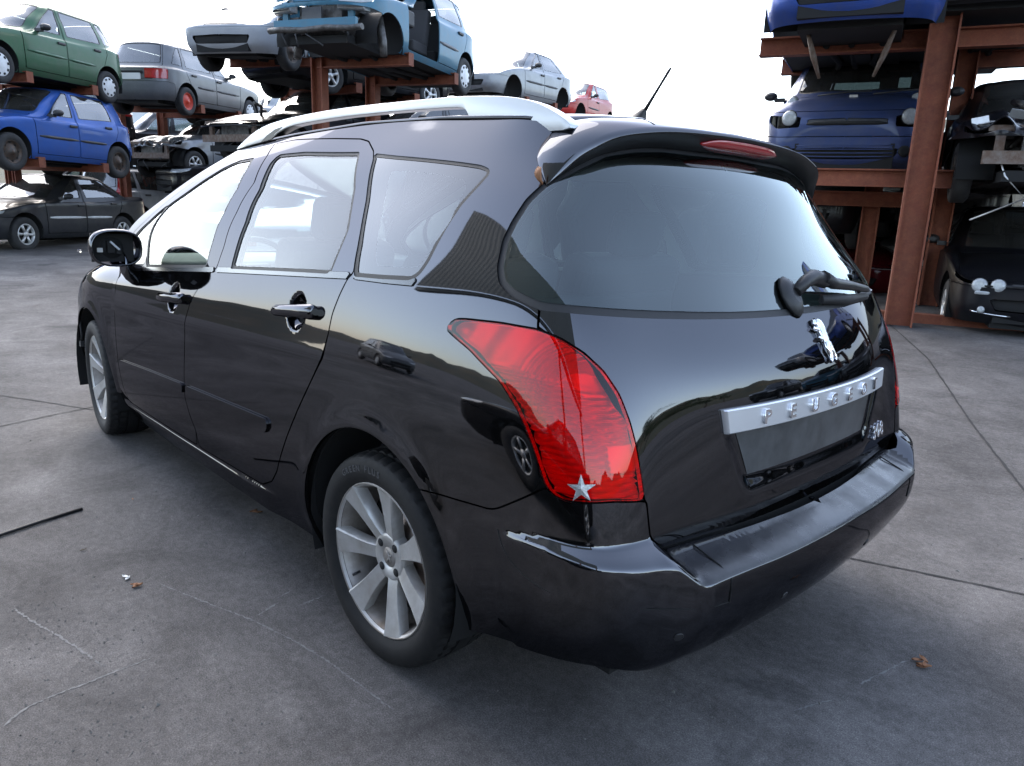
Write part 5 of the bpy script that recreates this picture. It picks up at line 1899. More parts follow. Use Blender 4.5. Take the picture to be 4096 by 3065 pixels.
def concrete():
    m = bpy.data.materials.new('concrete')
    m.use_nodes = True
    nt = m.node_tree
    b = nt.nodes['Principled BSDF']
    tc = nt.nodes.new('ShaderNodeTexCoord')

    def noise(scale, detail=8, rough=.6, dist=0., vec=None):
        n = nt.nodes.new('ShaderNodeTexNoise')
        n.inputs['Scale'].default_value = scale
        n.inputs['Detail'].default_value = detail
        n.inputs['Roughness'].default_value = rough
        n.inputs['Distortion'].default_value = dist
        nt.links.new(vec or tc.outputs['Object'], n.inputs['Vector'])
        return n.outputs['Fac']

    def ramp(src, stops):
        r = nt.nodes.new('ShaderNodeValToRGB')
        e = r.color_ramp.elements
        e[0].position, e[0].color = stops[0][0], (*stops[0][1], 1)
        e[1].position, e[1].color = stops[-1][0], (*stops[-1][1], 1)
        for p, c in stops[1:-1]:
            k = e.new(p)
            k.color = (*c, 1)
        nt.links.new(src, r.inputs['Fac'])
        return r.outputs['Color']

    def mix(a, bb, f, mode='MIX'):
        x = nt.nodes.new('ShaderNodeMix')
        x.data_type = 'RGBA'
        x.blend_type = mode
        for s, k in ((a, 'A'), (bb, 'B'), (f, 'Factor')):
            if isinstance(s, (int, float)):
                x.inputs[k].default_value = s
            elif isinstance(s, tuple):
                x.inputs[k].default_value = (*s, 1)
            else:
                nt.links.new(s, x.inputs[k])
        return x.outputs['Result']
    g = lambda v: (v * 1.10, v * 1.08, v * 1.07)
    base = ramp(noise(.55, 9, .62, .4), [(.32, g(.040)), (.5, g(.062)), (.68, g(.092))])
    patch = ramp(noise(2.2, 9, .7, .8), [(.34, g(.62)), (.52, g(1.0)), (.70, g(1.42))])
    c = mix(base, patch, .75, 'MULTIPLY')
    fine = ramp(noise(38, 6, .75), [(.30, g(.68)), (.5, g(1.0)), (.70, g(1.38))])
    c = mix(c, fine, .8, 'MULTIPLY')
    grit = ramp(noise(240, 3, .8), [(.33, g(.4)), (.5, g(1.0)), (.66, g(1.9))])
    c = mix(c, grit, .7, 'MULTIPLY')
    # pale lime spots and scuffs
    sp = ramp(noise(9, 10, .8, 1.2), [(.60, (0, 0, 0)), (.74, (.5, .5, .5))])
    c = mix(c, (.13, .125, .12), sp)
    # brown dirt
    dr = ramp(noise(1.6, 9, .75, 1.0), [(.56, (0, 0, 0)), (.74, (.45, .45, .45))])
    c = mix(c, (.045, .037, .030), dr)
    # oil stains
    oil = ramp(noise(.9, 7, .6, .6), [(.60, (0, 0, 0)), (.70, (.75, .75, .75))])
    c = mix(c, (.020, .020, .021), oil)
    # long streaky scuffs along the lane
    mp = nt.nodes.new('ShaderNodeMapping')
    mp.inputs['Rotation'].default_value = (0, 0, .5)
    mp.inputs['Scale'].default_value = (1.2, 14, 1)
    nt.links.new(tc.outputs['Object'], mp.inputs['Vector'])
    st = ramp(noise(1.4, 8, .7, .3, mp.outputs['Vector']), [(.58, (0, 0, 0)), (.72, (.35, .35, .35))])
    c = mix(c, (.11, .108, .105), st)
    nt.links.new(c, b.inputs['Base Color'])
    rr = nt.nodes.new('ShaderNodeMapRange')
    rr.inputs['To Min'].default_value = .75
    rr.inputs['To Max'].default_value = .97
    nt.links.new(noise(3.0, 8, .7), rr.inputs['Value'])
    nt.links.new(rr.outputs[0], b.inputs['Roughness'])
    b.inputs['Specular IOR Level'].default_value = .12
    h = nt.nodes.new('ShaderNodeMath')
    h.operation = 'MULTIPLY_ADD'
    h.inputs[1].default_value = .5
    nt.links.new(noise(70, 6, .75), h.inputs[0])
    nt.links.new(noise(6, 6, .6), h.inputs[2])
    bp = nt.nodes.new('ShaderNodeBump')
    bp.inputs['Strength'].default_value = .8
    bp.inputs['Distance'].default_value = .008
    nt.links.new(h.outputs[0], bp.inputs['Height'])
    nt.links.new(bp.outputs[0], b.inputs['Normal'])
    MATS['concrete'] = m


concrete()
mat('joint_dark', (.010, .010, .010), .9)
mat('scratch_pale', (.15, .148, .145), .9, noise=(35, (.08, .08, .08), .9))
mat('dirt_brown', (.05, .038, .027), .9, noise=(30, (.10, .085, .06), .6))
mat('pebble', (.12, .115, .105), .85)
mat('paper_white', (.62, .62, .60), .7)
mat('hill_far', (.045, .050, .035), .95, noise=(.03, (.10, .075, .04), .8))
mat('shed_wall', (.10, .115, .115), .6, noise=(.6, (.08, .09, .09), .6))
mat('shed_pale', (.55, .56, .56), .5)
mat('rust', (.20, .052, .024), .75, noise=[(2.5, (.115, .034, .019), .8), (14, (.28, .10, .045), .5), (60, (.08, .028, .018), .4)], bump=(40, .25, .004))
mat('tree_green', (.028, .045, .018), .9)
mat('bark', (.05, .04, .03), .9)

# one sheet to the horizon: fine near the car, wide far away
gx = np.concatenate([[-900, -300, -100, -40, -20], np.arange(-12, 26.1, 1.0), [32, 45, 80, 150, 400, 900]])
gy = np.concatenate([[-900, -300, -100, -40, -24], np.arange(-16, 16.1, 1.0), [24, 40, 100, 300, 900]])
G = np.array([[(x, y, gz(x, y)) for y in gy] for x in gx])
ground = grid_mesh(G, 'ground', 'concrete', None, flip=False)
tag(ground, 'worn grey concrete slab of the yard', kind='structure')


def strip_on_ground(name, pts, w, material, parent=None, lift=.004, jit=0., seed=1, fade=True, step=.05):
    rs = random.Random(seed)
    P = chaikin(resample(np.array(pts, float), .3, False), 2, False)
    P = resample(P, step, False)
    V_, F_ = [], []
    n = len(P)
    for i, p in enumerate(P):
        t = P[min(i + 1, n - 1)] - P[max(i - 1, 0)]
        t /= np.linalg.norm(t)
        q = np.array((-t[1], t[0]))
        ww = w * (1 + jit * rs.uniform(-1, 1))
        if fade:
            ww *= min(1, .15 + i / 5, .15 + (n - 1 - i) / 5)
        o = jit * w * rs.uniform(-.6, .6)
        for s in (-1, 1):
            v = p + q * (o + s * ww / 2)
            V_.append((v[0], v[1], float(gz(v[0], v[1])) + lift))
        if i:
            F_.append((2 * i - 2, 2 * i, 2 * i + 1, 2 * i - 1))
    return MB().add(V_, F_).build(name, material, parent)


for i, (pts, w) in enumerate((
        ([(1.9, -7.4), (1.16, -6.2), (.478, -5.072), (-.397, -3.267), (-.899, -2.311), (-1.8, -.6)], .013),
        ([(.9, -.25), (-.1, -.68), (-.628, -.893), (-.884, -.997), (-1.178, -1.11), (-2.4, -1.6)], .010),
        ([(6.0, 2.25), (3.91, 1.151), (3.609, .983), (3.317, .836), (3.048, .691), (.9, -.25)], .010),
        ([(3.0, 2.0), (3.173, 1.277), (3.243, 1.036), (3.285, .844), (3.323, .665), (3.7, -1.0), (4.4, -4.2)], .010))):
    strip_on_ground('slab_joint', pts, w, 'joint_dark', ground, .003, .35, i + 3, False)
for i, (pts, w) in enumerate((
        ([(.844, 1.21), (.635, 1.141), (.401, 1.057), (.125, .999), (-.222, .975)], .0045),
        ([(.974, 1.614), (.824, 1.581), (.71, 1.544), (.467, 1.489)], .0055),
        ([(.357, 1.757), (.413, 1.686), (.417, 1.543), (.425, 1.371)], .005),
        ([(.444, 1.045), (.473, .959)], .007), ([(.41, .925), (.418, .819)], .006), ([(.50, .95), (.52, .88)], .004),
        ([(-1.0, -.1), (-1.05, -.35)], .004), ([(-.93, .15), (-.98, .02)], .004))):
    strip_on_ground('scratch', pts, w, 'scratch_pale', ground, .0012, .9, i + 20, step=.007)

# ---- loose things lying about
def on_g(x, y, dz=0.):
    return (x, y, float(gz(x, y)) + dz)


st = MB().tube([on_g(1.50, 1.75, .006), on_g(1.593, 1.546, .008), on_g(1.636, 1.398, .008), on_g(1.676, 1.241, .006)], .007, 8).build('rubber_strip', 'rubber')
tag(st, 'thin black rubber strip lying on the concrete at the left edge', 'strip')


def leaf_obj(name, x, y, size, label, cat, material='leaf', seed=0, z=None, n=1, base=None):
    rs = random.Random(seed)
    mb = MB()
    for k in range(n):
        ox, oy = (rs.uniform(-1, 1) * size * .8, rs.uniform(-1, 1) * size * .8) if n > 1 else (0, 0)
        a = rs.uniform(0, 6.28)
        L = size * rs.uniform(.7, 1.1)
        rows = []
        for i, w in enumerate((.02, .28, .40, .33, .03)):
            t = i / 4
            r = []
            for s in (-1, 0, 1):
                px_, py_ = (t - .5) * L * 2, s * w * L
                zz = .25 * L * (abs(s) * (.5 + .5 * rs.random()) + (t - .5) ** 2 * 1.5) + .1 * L * k
                r.append((x + ox + px_ * math.cos(a) - py_ * math.sin(a), y + oy + px_ * math.sin(a) + py_ * math.cos(a), zz + (.003 if base is None else 0)))
            rows.append(r)
        V_ = [(p[0], p[1], p[2] + (float(gz(p[0], p[1])) if base is None else base)) for r in rows for p in r]
        F_ = [(i * 3 + j, i * 3 + j + 1, (i + 1) * 3 + j + 1, (i + 1) * 3 + j) for i in range(4) for j in range(2)]
        mb.add(V_, F_, True)
    o = mb.build(name, material)
    md = o.modifiers.new('solid', 'SOLIDIFY')
    md.thickness = .0012
    return tag(o, label, cat)


leaf_obj('white_scrap', .953, 1.281, .016, 'small white plastic scrap left of the rear wheel', 'scrap', 'paper_white', 3, n=2)
leaf_obj('dry_leaf', .866, 1.266, .019, 'curled brown dry leaf next to the small white scrap', 'leaf', 'leaf', 5, n=3)
leaf_obj('dry_leaf', -1.085, -.356, .022, 'tangle of dry brown leaves behind the car, lower right', 'leaf', 'leaf', 8, n=5)
leaf_obj('dry_leaf', 1.20, .70, .022, 'brown leaf on the concrete below the front door sill', 'leaf', 'leaf', 9, n=3)
leaf_obj('white_scrap', 1.66, -8.0, .07, 'crumpled white scrap on the ground at the foot of the rust-red post', 'scrap', 'paper_white', 11, n=2)
leaf_obj('cigarette_end', 1.661, 1.047, .010, 'tiny orange and white stub beside the front door', 'scrap', 'leaf', 12)
leaf_obj('dry_leaf', 1.273, 1.339, .012, 'small dark leaf near the thin black rubber strip', 'leaf', 'dirt_brown', 13)
# leaf caught at the corner of the spoiler
LV, LF = [], []
for i_ in range(6):
    t = i_ / 5
    w_ = .009 * math.sin(math.pi * (.12 + .8 * t)) + .001
    for k_ in (-1, 0, 1):
        LV.append((-.384 - .012 * t + .004 * abs(k_) - .75 * w_ * k_, .682 + .010 * math.sin(3 * t) - .45 * w_ * k_, 1.385 - .040 * t + .003 * abs(k_)))
    if i_:
        for k_ in (0, 1):
            LF.append(((i_ - 1) * 3 + k_, (i_ - 1) * 3 + k_ + 1, i_ * 3 + k_ + 1, i_ * 3 + k_))
lf = MB().add(LV, LF, True).build('dry_leaf', 'leaf')
lf.matrix_world = TILT
lf.modifiers.new('solid', 'SOLIDIFY').thickness = .0012
tag(lf, 'brown leaf caught under the left corner of the rear spoiler', 'leaf')
# grit: pebbles and crumbs
rs = random.Random(5)
mb = MB()
for k in range(1500):
    if k < 700:
        cx, cy = rs.choice(((.30, 1.45), (.62, 1.38), (-.05, 1.30), (.2, 1.6), (-.9, .35), (.8, 1.6)))
        x, y = cx + rs.gauss(0, .13), cy + rs.gauss(0, .10)
    else:
        x, y = rs.uniform(-1.6, 4.5), rs.uniform(-4, 2.2)
    s = rs.uniform(.0012, .0042) * (1 + (k >= 700) * rs.random())
    z = float(gz(x, y))
    V_ = [(x + s * math.cos(a + rs.random()), y + s * math.sin(a + rs.random()), z + .0005) for a in (0, 2.1, 4.2)] + [(x + rs.uniform(-s, s) * .4, y, z + s * rs.uniform(.5, 1.2))]
    mb.add(V_, [(0, 1, 3), (1, 2, 3), (2, 0, 3)])
grit = mb.build('grit', 'pebble')
tag(grit, 'scattered grit and crumbs of concrete on the slab', 'grit', kind='stuff')

# ---- hills round the yard
def ridge(name, a0, a1, dist, hfun, material, n=90):
    rows = []
    for i in range(n):
        a = math.radians(a0 + (a1 - a0) * i / (n - 1))
        h = hfun(i / (n - 1) * (a1 - a0) + a0)
        c, s = math.cos(a), math.sin(a)
        rows.append([(c * d, s * d, h * k - 1) for d, k in ((dist * .75, 0), (dist * .85, .45), (dist * .95, .85), (dist, 1), (dist * 1.1, .95), (dist * 1.4, 0))])
    return tag(grid_mesh(rows, name, material, None), kind='structure')


hn = lambda a, s: .5 + .25 * math.sin(a * .11 + s) + .15 * math.sin(a * .29 + 2 * s) + .06 * math.sin(a * .83 + s) + .03 * math.sin(a * 2.1)
ridge('hill_left', -18, 100, 420, lambda a: 34 * hn(a, 1) + 6, 'hill_far')
ridge('hill_behind', 96, 300, 330, lambda a: 42 * hn(a, 2.2) + 6, 'hill_far', 120)


def tree(name, x, y, h, seed, label):
    rs = random.Random(seed)
    t = empty(name, (x, y, 0))
    MB().tube([(0, 0, -.5), (.1, 0, h * .3), (0, .15, h * .6), (.1, .1, h * .85)], [h * .03, h * .024, h * .016, h * .006], 7).build('trunk', 'bark', t)
    mb = MB()
    cl = [(rs.gauss(0, h * .17), rs.gauss(0, h * .17), h * rs.uniform(.45, .95), h * rs.uniform(.08, .16)) for _ in range(12)]
    for k in range(1400):
        cx, cy, cz, r = rs.choice(cl)
        d = np.array([rs.gauss(0, 1) for _ in range(3)])
        d = d / np.linalg.norm(d) * r * rs.random() ** .4
        s = h * .022
        c = np.array((cx, cy, cz)) + d
        a, b_ = [np.array([rs.gauss(0, 1) for _ in range(3)]) * s for _ in range(2)]
        mb.add([c, c + a, c + b_], [(0, 1, 2)])
    mb.build('crown', 'tree_green', t)
    return tag(t, label, 'tree', 'trees behind the camera, seen in the tailgate')


for k, (az_, d_, h_) in enumerate(((-152, 110, 15), (-149.5, 114, 13), (-147, 112, 10), (-144, 118, 9))):
    tree('tree', d_ * math.cos(math.radians(az_)), d_ * math.sin(math.radians(az_)), h_, 40 + k, ('tallest tree', 'broad tree', 'round tree', 'low tree')[k] + ' far behind the camera, mirrored above the tailgate edge')

# ---- open shed with a corrugated fascia on the left, mirrored in the rear glass and the rear quarter
shed = empty('canopy', (2, 6.4, 0))
tag(shed, 'grey corrugated canopy on posts left of the black estate car', 'canopy')
SY, SX0, SX1, SZ0, SZ1 = 6.3, -5.0, 7.6, 3.9, 8.7
V_, F_ = [], []
xs_ = np.arange(SX0, SX1, .06)
for i, x in enumerate(xs_):
    yy = SY + .004 * (1 if (i // 2) % 2 else -1)
    V_ += [(x - 2, yy - 6.4, SZ0), (x - 2, yy - 6.4, SZ1)]
    if i:
        F_.append((2 * i - 2, 2 * i, 2 * i + 1, 2 * i - 1))
MB().add(V_, F_).build('fascia', 'shed_wall', shed)
MB().box((-.7, .1, SZ1 + .03), (12.7, .3, .08)).box((-.7, .12, SZ0 - .06), (12.7, .2, .14)).build('edge_trim', 'shed_wall', shed)
MB().box((-.7, .8, SZ1 - .3), (12.6, 1.4, .1)).build('roof', 'shed_wall', shed)
for x in (-6.8, -3.6):
    MB().box((x, .3, SZ0 / 2), (.22, .22, SZ0)).build('column', 'rust', shed)

# ------------------------------------------------------------------ cars on the racks
car_paint('paint_green', (.035, .095, .05), .3)
car_paint('paint_blue', (.03, .095, .34), .3, amt=.15)
car_paint('paint_graphite', (.035, .037, .042), .5)
car_paint('paint_zinc', (.14, .145, .15), .5)
car_paint('paint_silver', (.24, .25, .265), .5)
car_paint('paint_silver_b', (.30, .31, .325), .0, amt=.1, coat=.0)
car_paint('paint_teal', (.032, .125, .19), .25)
car_paint('paint_red', (.34, .022, .018), .0, amt=.12, coat=.5)
car_paint('paint_navy', (.032, .050, .125), .3, amt=.2)
car_paint('paint_royal', (.03, .07, .28), .4)
car_paint('paint_ink', (.006, .006, .008), .0, (.03, .03, .03), .15)
car_paint('paint_maroon', (.075, .005, .008), .0, (.05, .01, .01), .2, coat=.0, rough=.5)
car_paint('paint_white', (.36, .37, .38), .1)

HATCH = dict(wb=2.45, tail='tall', xc=2.02, xwt=1.30, zn=.72, zc=.94, zb=.93, zbr=.99, zrb=1.0, h=1.48, w=.815, r=.285)
HATCH2 = dict(wb=2.46, tail='tall', fo=.76, ro=.60, xc=2.02, xwt=1.30, zn=.68, zc=.98, nose_drop=.12, zb=.93, zbr=1.01, zrb=1.03, h=1.48, w=.83, r=.30, qglass=False)
BOXY = dict(wb=2.54, fo=.74, ro=.68, tail='wide', xc=2.03, xwt=1.42, xrt=-.28, xrb=-.56, zn=.73, zc=.90, zb=.90, zbr=.93, zrb=.94, h=1.44, w=.85, r=.285)
SALOON = dict(saloon=True, wb=2.54, fo=.86, ro=.99, xrb=-.52, zrb=.99, xrt=.16, zd=1.0, h=1.42, w=.87, xc=2.05, xwt=1.28, zn=.67, zc=.92, zb=.92, zbr=.98, r=.305, qglass=True)
FAST = dict(wb=2.54, fo=.86, ro=.80, xrb=-.62, zrb=1.0, xrt=-.02, h=1.41, w=.87, xc=2.05, xwt=1.30, zn=.64, zc=.91, zb=.91, zbr=.97, r=.295, lamp=(1.0, 2.6, 3.3, 3.85), nose_drop=.10, qglass=False)
TALL = dict(wb=2.66, fo=.72, ro=.60, xrb=-.50, zrb=1.08, xrt=-.42, h=1.67, w=.93, xc=2.62, xwt=1.95, zn=.86, zc=1.08, zb=1.02, zbr=1.06, r=.31, lamp=(1.15, 2.5, 3.4, 3.9), nose_drop=.08)


def sp(base):
    p = dict(SPEC)
    p.update(base)
    return p


LG = 'scrap cars stacked on the steel racks'
RACKS = []


def rack_under(M, p, label, side, down_to=None, arms=(.45, 1.95), reach=.35, wpost=.16, top_extra=0.0, name='steel_rack', posts=True, both=False):
    """rust-red posts on the far side of a car with arms that reach under its floor"""
    t = empty(name)
    tag(t, label, 'rack', 'rust-red steel racks')
    w = p['w']
    for ax_ in arms:
        a = np.array(M @ Vector((ax_, side * (w + .02), .17)))
        b = np.array(M @ Vector((ax_, -side * (w + reach), .17)))
        d = b - a
        L = np.linalg.norm(d)
        d = d / L
        ang_ = math.atan2(d[1], d[0])
        c, s = math.cos(ang_), math.sin(ang_)
        R_ = [[c, -s, 0], [s, c, 0], [0, 0, 1]]
        mid = (a + b) / 2
        mb = MB()
        for off, sz in (((0, 0, .075), (L, .13, .014)), ((0, 0, -.075), (L, .13, .014)), ((0, 0, 0), (L, .012, .145))):
            mb.box(mid + np.array(off), sz, rot=R_)
        # end plate
        mb.box(a, (.012, .14, .17), rot=R_)
        mb.build('arm', 'rust', t)
        if posts:
            z0 = float(gz(b[0], b[1]))
            hgt = b[2] + .1 + top_extra - z0
            i_beam(t, 'post', (b[0], b[1], z0), hgt, wpost, ang_)
    return t


def i_beam(parent, name, base, h, w, ang_=0.):
    c, s = math.cos(ang_), math.sin(ang_)
    R_ = [[c, -s, 0], [s, c, 0], [0, 0, 1]]
    R3 = np.array(R_)
    mb = MB()
    ctr_ = np.array(base) + np.array((0, 0, h / 2))
    mb.box(ctr_ + R3 @ np.array((w / 2, 0, 0)), (.018, w, h), rot=R_)
    mb.box(ctr_ + R3 @ np.array((-w / 2, 0, 0)), (.018, w, h), rot=R_)
    mb.box(ctr_, (w - .02, .014, h), rot=R_)
    return mb.build(name, 'rust', parent)


def engine(root, p, seed=0, frame='engine_rust'):
    """what shows when bonnet and bumper are gone"""
    rs = random.Random(seed)
    wb, w = p['wb'], p['w']
    xf = wb + p['fo']
    mb = MB()
    mb.box((wb + .12, 0, .55), (.42, .62, .40)).box((wb + .1, .05, .78), (.30, .50, .10)).box((wb - .1, -.35, .62), (.3, .25, .3)).box((wb + .2, .42, .70), (.22, .2, .2))
    for _ in range(10):
        a = np.array((wb + rs.uniform(-.1, .45), rs.uniform(-.6, .6), rs.uniform(.35, .85)))
        b_ = a + np.array([rs.uniform(-.3, .3) for _ in range(3)])
        mb.tube([a, (a + b_) / 2 + np.array([rs.uniform(-.1, .1) for _ in range(3)]), b_], rs.uniform(.015, .035), 7)
    for _ in range(14):
        mb.box((wb + rs.uniform(-.1, .5), rs.uniform(-.62, .62), rs.uniform(.34, .82)), (rs.uniform(.04, .16), rs.uniform(.04, .18), rs.uniform(.04, .14)), rot=np.array(Matrix.Rotation(rs.uniform(0, 3), 3, (rs.random(), rs.random(), rs.random() + .1))))
    mb.build('engine', 'engine_grey', root)
    fr = MB().box((xf - .20, 0, p['zn'] + .02), (.05, w * 1.5, .05)).box((xf - .14, 0, .42), (.06, w * 1.55, .12)).box((xf - .22, w * .62, .56), (.05, .08, .32)).box((xf - .22, -w * .62, .56), (.05, .08, .32))
    MB().box((xf - .28, 0, .54), (.03, w * .8, .26)).build('condenser', 'engine_grey', root)
    fr.build('front_frame', frame, root)
    for _ in range(4):
        y0 = rs.uniform(-.6, .6)
        MB().tube([(xf - .2, y0, .4), (xf - .12, y0 + rs.uniform(-.2, .2), .3), (xf - .15, y0 + rs.uniform(-.2, .2), .12 + rs.uniform(0, .1))], .012, 6).build('loose_hose', 'far_plastic', root)


# left stack ---------------------------------------------------------------
pH = sp(HATCH)
M_A = pose_hubs((3, 257), (438, 349), 15.2, pH, 1)
wreck('hatchback_car', 'green hatchback with white wheel covers on the top rack, far left', 'paint_green', M_A, HATCH, 'hatch', ('trim', 'trim_white'), 'paint_green', LG, moulding='paint_green')
pH2 = sp(HATCH2)
M_B = pose_hubs((54, 607), (480, 650), 15.0, pH2, 1)
wreck('hatchback_car', 'bright blue hatchback with bare steel wheels below the green hatchback', 'paint_blue', M_B, HATCH2, 'hatch2', ('steel', 'steel_dark'), None, LG)
pS = sp(SALOON)
M_C = pose_hubs((108, 938), (496, 925), 16.3, pS, 1)
wreck('saloon_car', 'dark graphite saloon with alloy wheels on the ground below the blue hatchback', 'paint_graphite', M_C, SALOON, 'saloon', ('alloy6', 'trim_alloy'), None, None, moulding='trim_white')
pB = sp(BOXY)
M_D = pose_hubs((1003, 450), (752, 406), 18.3, pB, -1, near_front=False)
rD = wreck('hatchback_car', 'grey boxy hatchback with one red steel wheel, seen from behind on the rack', 'paint_zinc', M_D, BOXY, 'boxy', ('trim', 'trim_white'), 'grey_plastic', LG, nowheel=(3,))
ty, fc, dc = far_wheel_meshes('steel', pB['r'])
wr = bpy.data.objects.new('wheel', None)
COL.objects.link(wr)
wr.parent = rD
wr['label'] = 'wheel with bright red steel rim'
wr.matrix_local = Matrix.Translation((0, -(pB['w'] - .10), pB['r'])) @ Matrix.Diagonal((1, -1, 1, 1))
linkm('tyre', ty, 'far_tyre', wr)
linkm('wheel_face', fc, 'steel_red', wr)
MB().box((-pB['ro'] + .01, .02, .70), (.02, .50, .12)).build('number_plate', 'paper_white', rD)
MB().box((-pB['ro'] + .016, .02, .78), (.02, .60, .05)).build('plate_recess', 'far_dark', rD)
M_E = pose_pt(784, 659, 19.0, 112, (2.46, .80, .30), pitch=3)
rE = wreck('hatchback_car', 'silver car with crumpled bonnet and stripped front, middle level of the left rack', 'paint_silver', M_E, HATCH2, 'hatch2', ('alloy6', 'trim_alloy'), None, LG, skip=('front_bumper', 'grille', 'headlight'), disp=crumple(.055, 2.0, 2))
engine(rE, pH2, 3)
M_F = pose_pt(925, 545, 14.4, 106, (3.3, .1, .45), pitch=-2)
rF = wreck('saloon_car', 'black saloon with missing front bumper behind the roof rail of the estate', 'paint_ink', M_F, SALOON, 'saloon', ('steel', 'steel_dark'), None, LG, skip=('front_bumper', 'headlight', 'grille'))
engine(rF, pS, 5)
# centre stack -------------------------------------------------------------
M_H = pose_hubs((1560, 172), (1861, 306), 11.2, pH, 1)
rH = wreck('hatchback_car', 'teal hatchback without front door, bumper and bonnet on the highest rack', 'paint_teal', M_H, HATCH, 'hatch', ('trim', 'trim_white'), 'paint_silver', LG, skip=('front_door', 'front_bumper', 'grille', 'bonnet', 'front_window', 'front_window_seal', 'windscreen'), nowheel=(0, 1), mirrors=False, moulding='grey_plastic')
engine(rH, pH, 8, 'paint_teal')
for s_ in (1, -1):
    MB().loft([[(3.02 + dx - .10 * (k == 1), s_ * (.36 + .34 * k), .66 + dz) for dx, dz in ((0, .075), (.05, .06), (.05, -.07), (0, -.085), (-.12, -.07), (-.12, .07))] for k in (0, 1)]).build('headlight_unit', 'lamp_clear', rH, bevel=.01)
MB().tube([(3.04, y, .36 + .01 * math.sin(y * 9)) for y in np.linspace(-.72, .72, 9)], .05, 8, squash=.8).build('bumper_beam', 'engine_grey', rH)
MB().box((2.98, -.08, .50), (.03, .30, .28)).build('radiator', 'grey_plastic', rH)
for s_ in (1, -1):
    MB().tube([(2.45, s_ * .62, .62), (2.46, s_ * .68, .30), (2.47, s_ * .70, .12)], [.05, .06, .05], 8).build('strut', 'engine_grey', rH)
fH = np.array(M_H.to_3x3() @ Vector((1, 0, 0)))
yH = math.degrees(math.atan2(fH[1], fH[0]))
M_G = pose_pt(1172, 204, 13.6, yH + 6, (2.46, .80, .30), pitch=-7)
wreck('hatchback_car', 'silver hatchback facing the camera on the highest rack, left of the teal one', 'paint_silver_b', M_G, dict(HATCH2, lamp=(1.0, 2.7, 3.35, 4.0)), 'hatch2b', ('steel', 'steel_dark'), None, LG)
pF = sp(FAST)
M_I = pose_hubs((2055, 369), (2249, 413), 18.4, pF, 1)
wreck('hatchback_car', 'silver fastback without front wheels beyond the roof rail of the estate', 'paint_silver', M_I, FAST, 'fast', ('steel', 'steel_dark'), None, LG, nowheel=(0, 1, 2), moulding='far_plastic')
M_J = pose_pt(2322, 462, 25.5, yH - 8, (2.46, .80, .30))
wreck('hatchback_car', 'red three-door hatchback far away, right of the silver fastback', 'paint_red', M_J, dict(HATCH2, doors=2), 'hatch3', ('steel', 'steel_dark'), None, LG, nowheel=(0,))
M_K = pose_pt(1690, 470, 14.6, 78, (1.62, .95, 1.0))
wreck('saloon_car', 'grey saloon with black mirror seen through the gap under the roof rail', 'paint_zinc', M_K, SALOON, 'saloon', ('steel', 'steel_dark'), None, LG)
M_L = pose_pt(1725, 378, 16.2, 100, (0, .85, .30))
wreck('hatchback_car', 'black car with star-spoke alloy wheel under the teal hatchback', 'paint_ink', M_L, FAST, 'fast', ('alloy5', 'trim_alloy'), None, LG)
M_N = pose_pt(1160, 420, 22.5, 100, (1.2, .8, 1.0))
wreck('hatchback_car', 'pale silver hatchback in the back row behind the black saloon', 'paint_white', M_N, BOXY, 'boxy', ('trim', 'trim_white'), None, LG, glass='far_glass_clear')
# back row in the gaps; the black cars are added to keep them dark
for k, (u, v, d_, yw_, pt, lab) in enumerate((
        (600, 800, 21.5, -60, 'paint_white', 'white hatchback with red lamps at ground level behind the graphite saloon'),
        (500, 780, 22.5, 70, 'paint_teal', 'pale blue car at ground level in the back row, left'),
        (300, 775, 22.0, 75, 'paint_ink', 'black car in the shade behind the graphite saloon'),
        (640, 560, 22.5, 80, 'paint_graphite', 'graphite car half hidden behind the grey boxy hatchback'),
        (180, 470, 21.0, 80, 'paint_ink', 'black car deep in the rack between the green and the blue hatchback'),
        (1000, 690, 20.0, 90, 'paint_ink', 'black car at ground level behind the windscreen of the estate'))):
    wreck('hatchback_car', lab, pt, pose_pt(u, v, d_, yw_, (1.2, 0, .75)), BOXY if k % 2 else HATCH, 'boxy' if k % 2 else 'hatch', ('steel', 'steel_dark'), None, LG, mirrors=False, moulding=False)
far_ = empty('far_warehouse', tuple(at(1060, 395, 48)))
tag(far_, 'pale corrugated warehouse roof far behind the grey boxy hatchback', 'building')
rt = math.radians(-43 + 25)
MB().box((6, 0, -2.2), (.3, 26, 4.4)).build('wall', 'shed_pale', far_)
MB().box((6, 0, .05), (1.2, 26, .12)).build('roof_edge', 'shed_pale', far_)
far_.rotation_euler = (0, 0, rt + .35)
# left racks
rack_under(M_A, pH, 'rust-red rack posts and arms under the green hatchback', 1, top_extra=-.02)
rack_under(M_B, pH2, 'rust-red rack arms under the bright blue hatchback', 1)
rack_under(M_D, pB, 'rust-red rack under the grey boxy hatchback', -1)
rack_under(M_E, pH2, 'rust-red rack under the crumpled silver car', 1, arms=(.6, 1.9))
rack_under(M_F, pS, 'rust-red rack under the black saloon with missing bumper', 1, arms=(.6, 1.9))
rack_under(M_H, pH, 'rust-red rack with thick posts under the teal hatchback', 1, reach=-.12, wpost=.17)
rack_under(M_G, sp(HATCH2), 'rust-red rack arms under the silver hatchback facing the camera', 1, reach=-.1, wpost=.15, posts=False)
rack_under(M_I, pF, 'rust-red rack under the silver fastback', 1)
rack_under(M_J, pH2, 'rust-red rack under the red three-door hatchback', 1)
rack_under(M_L, pF, 'rust-red rack under the black car with the star-spoke wheel', 1)

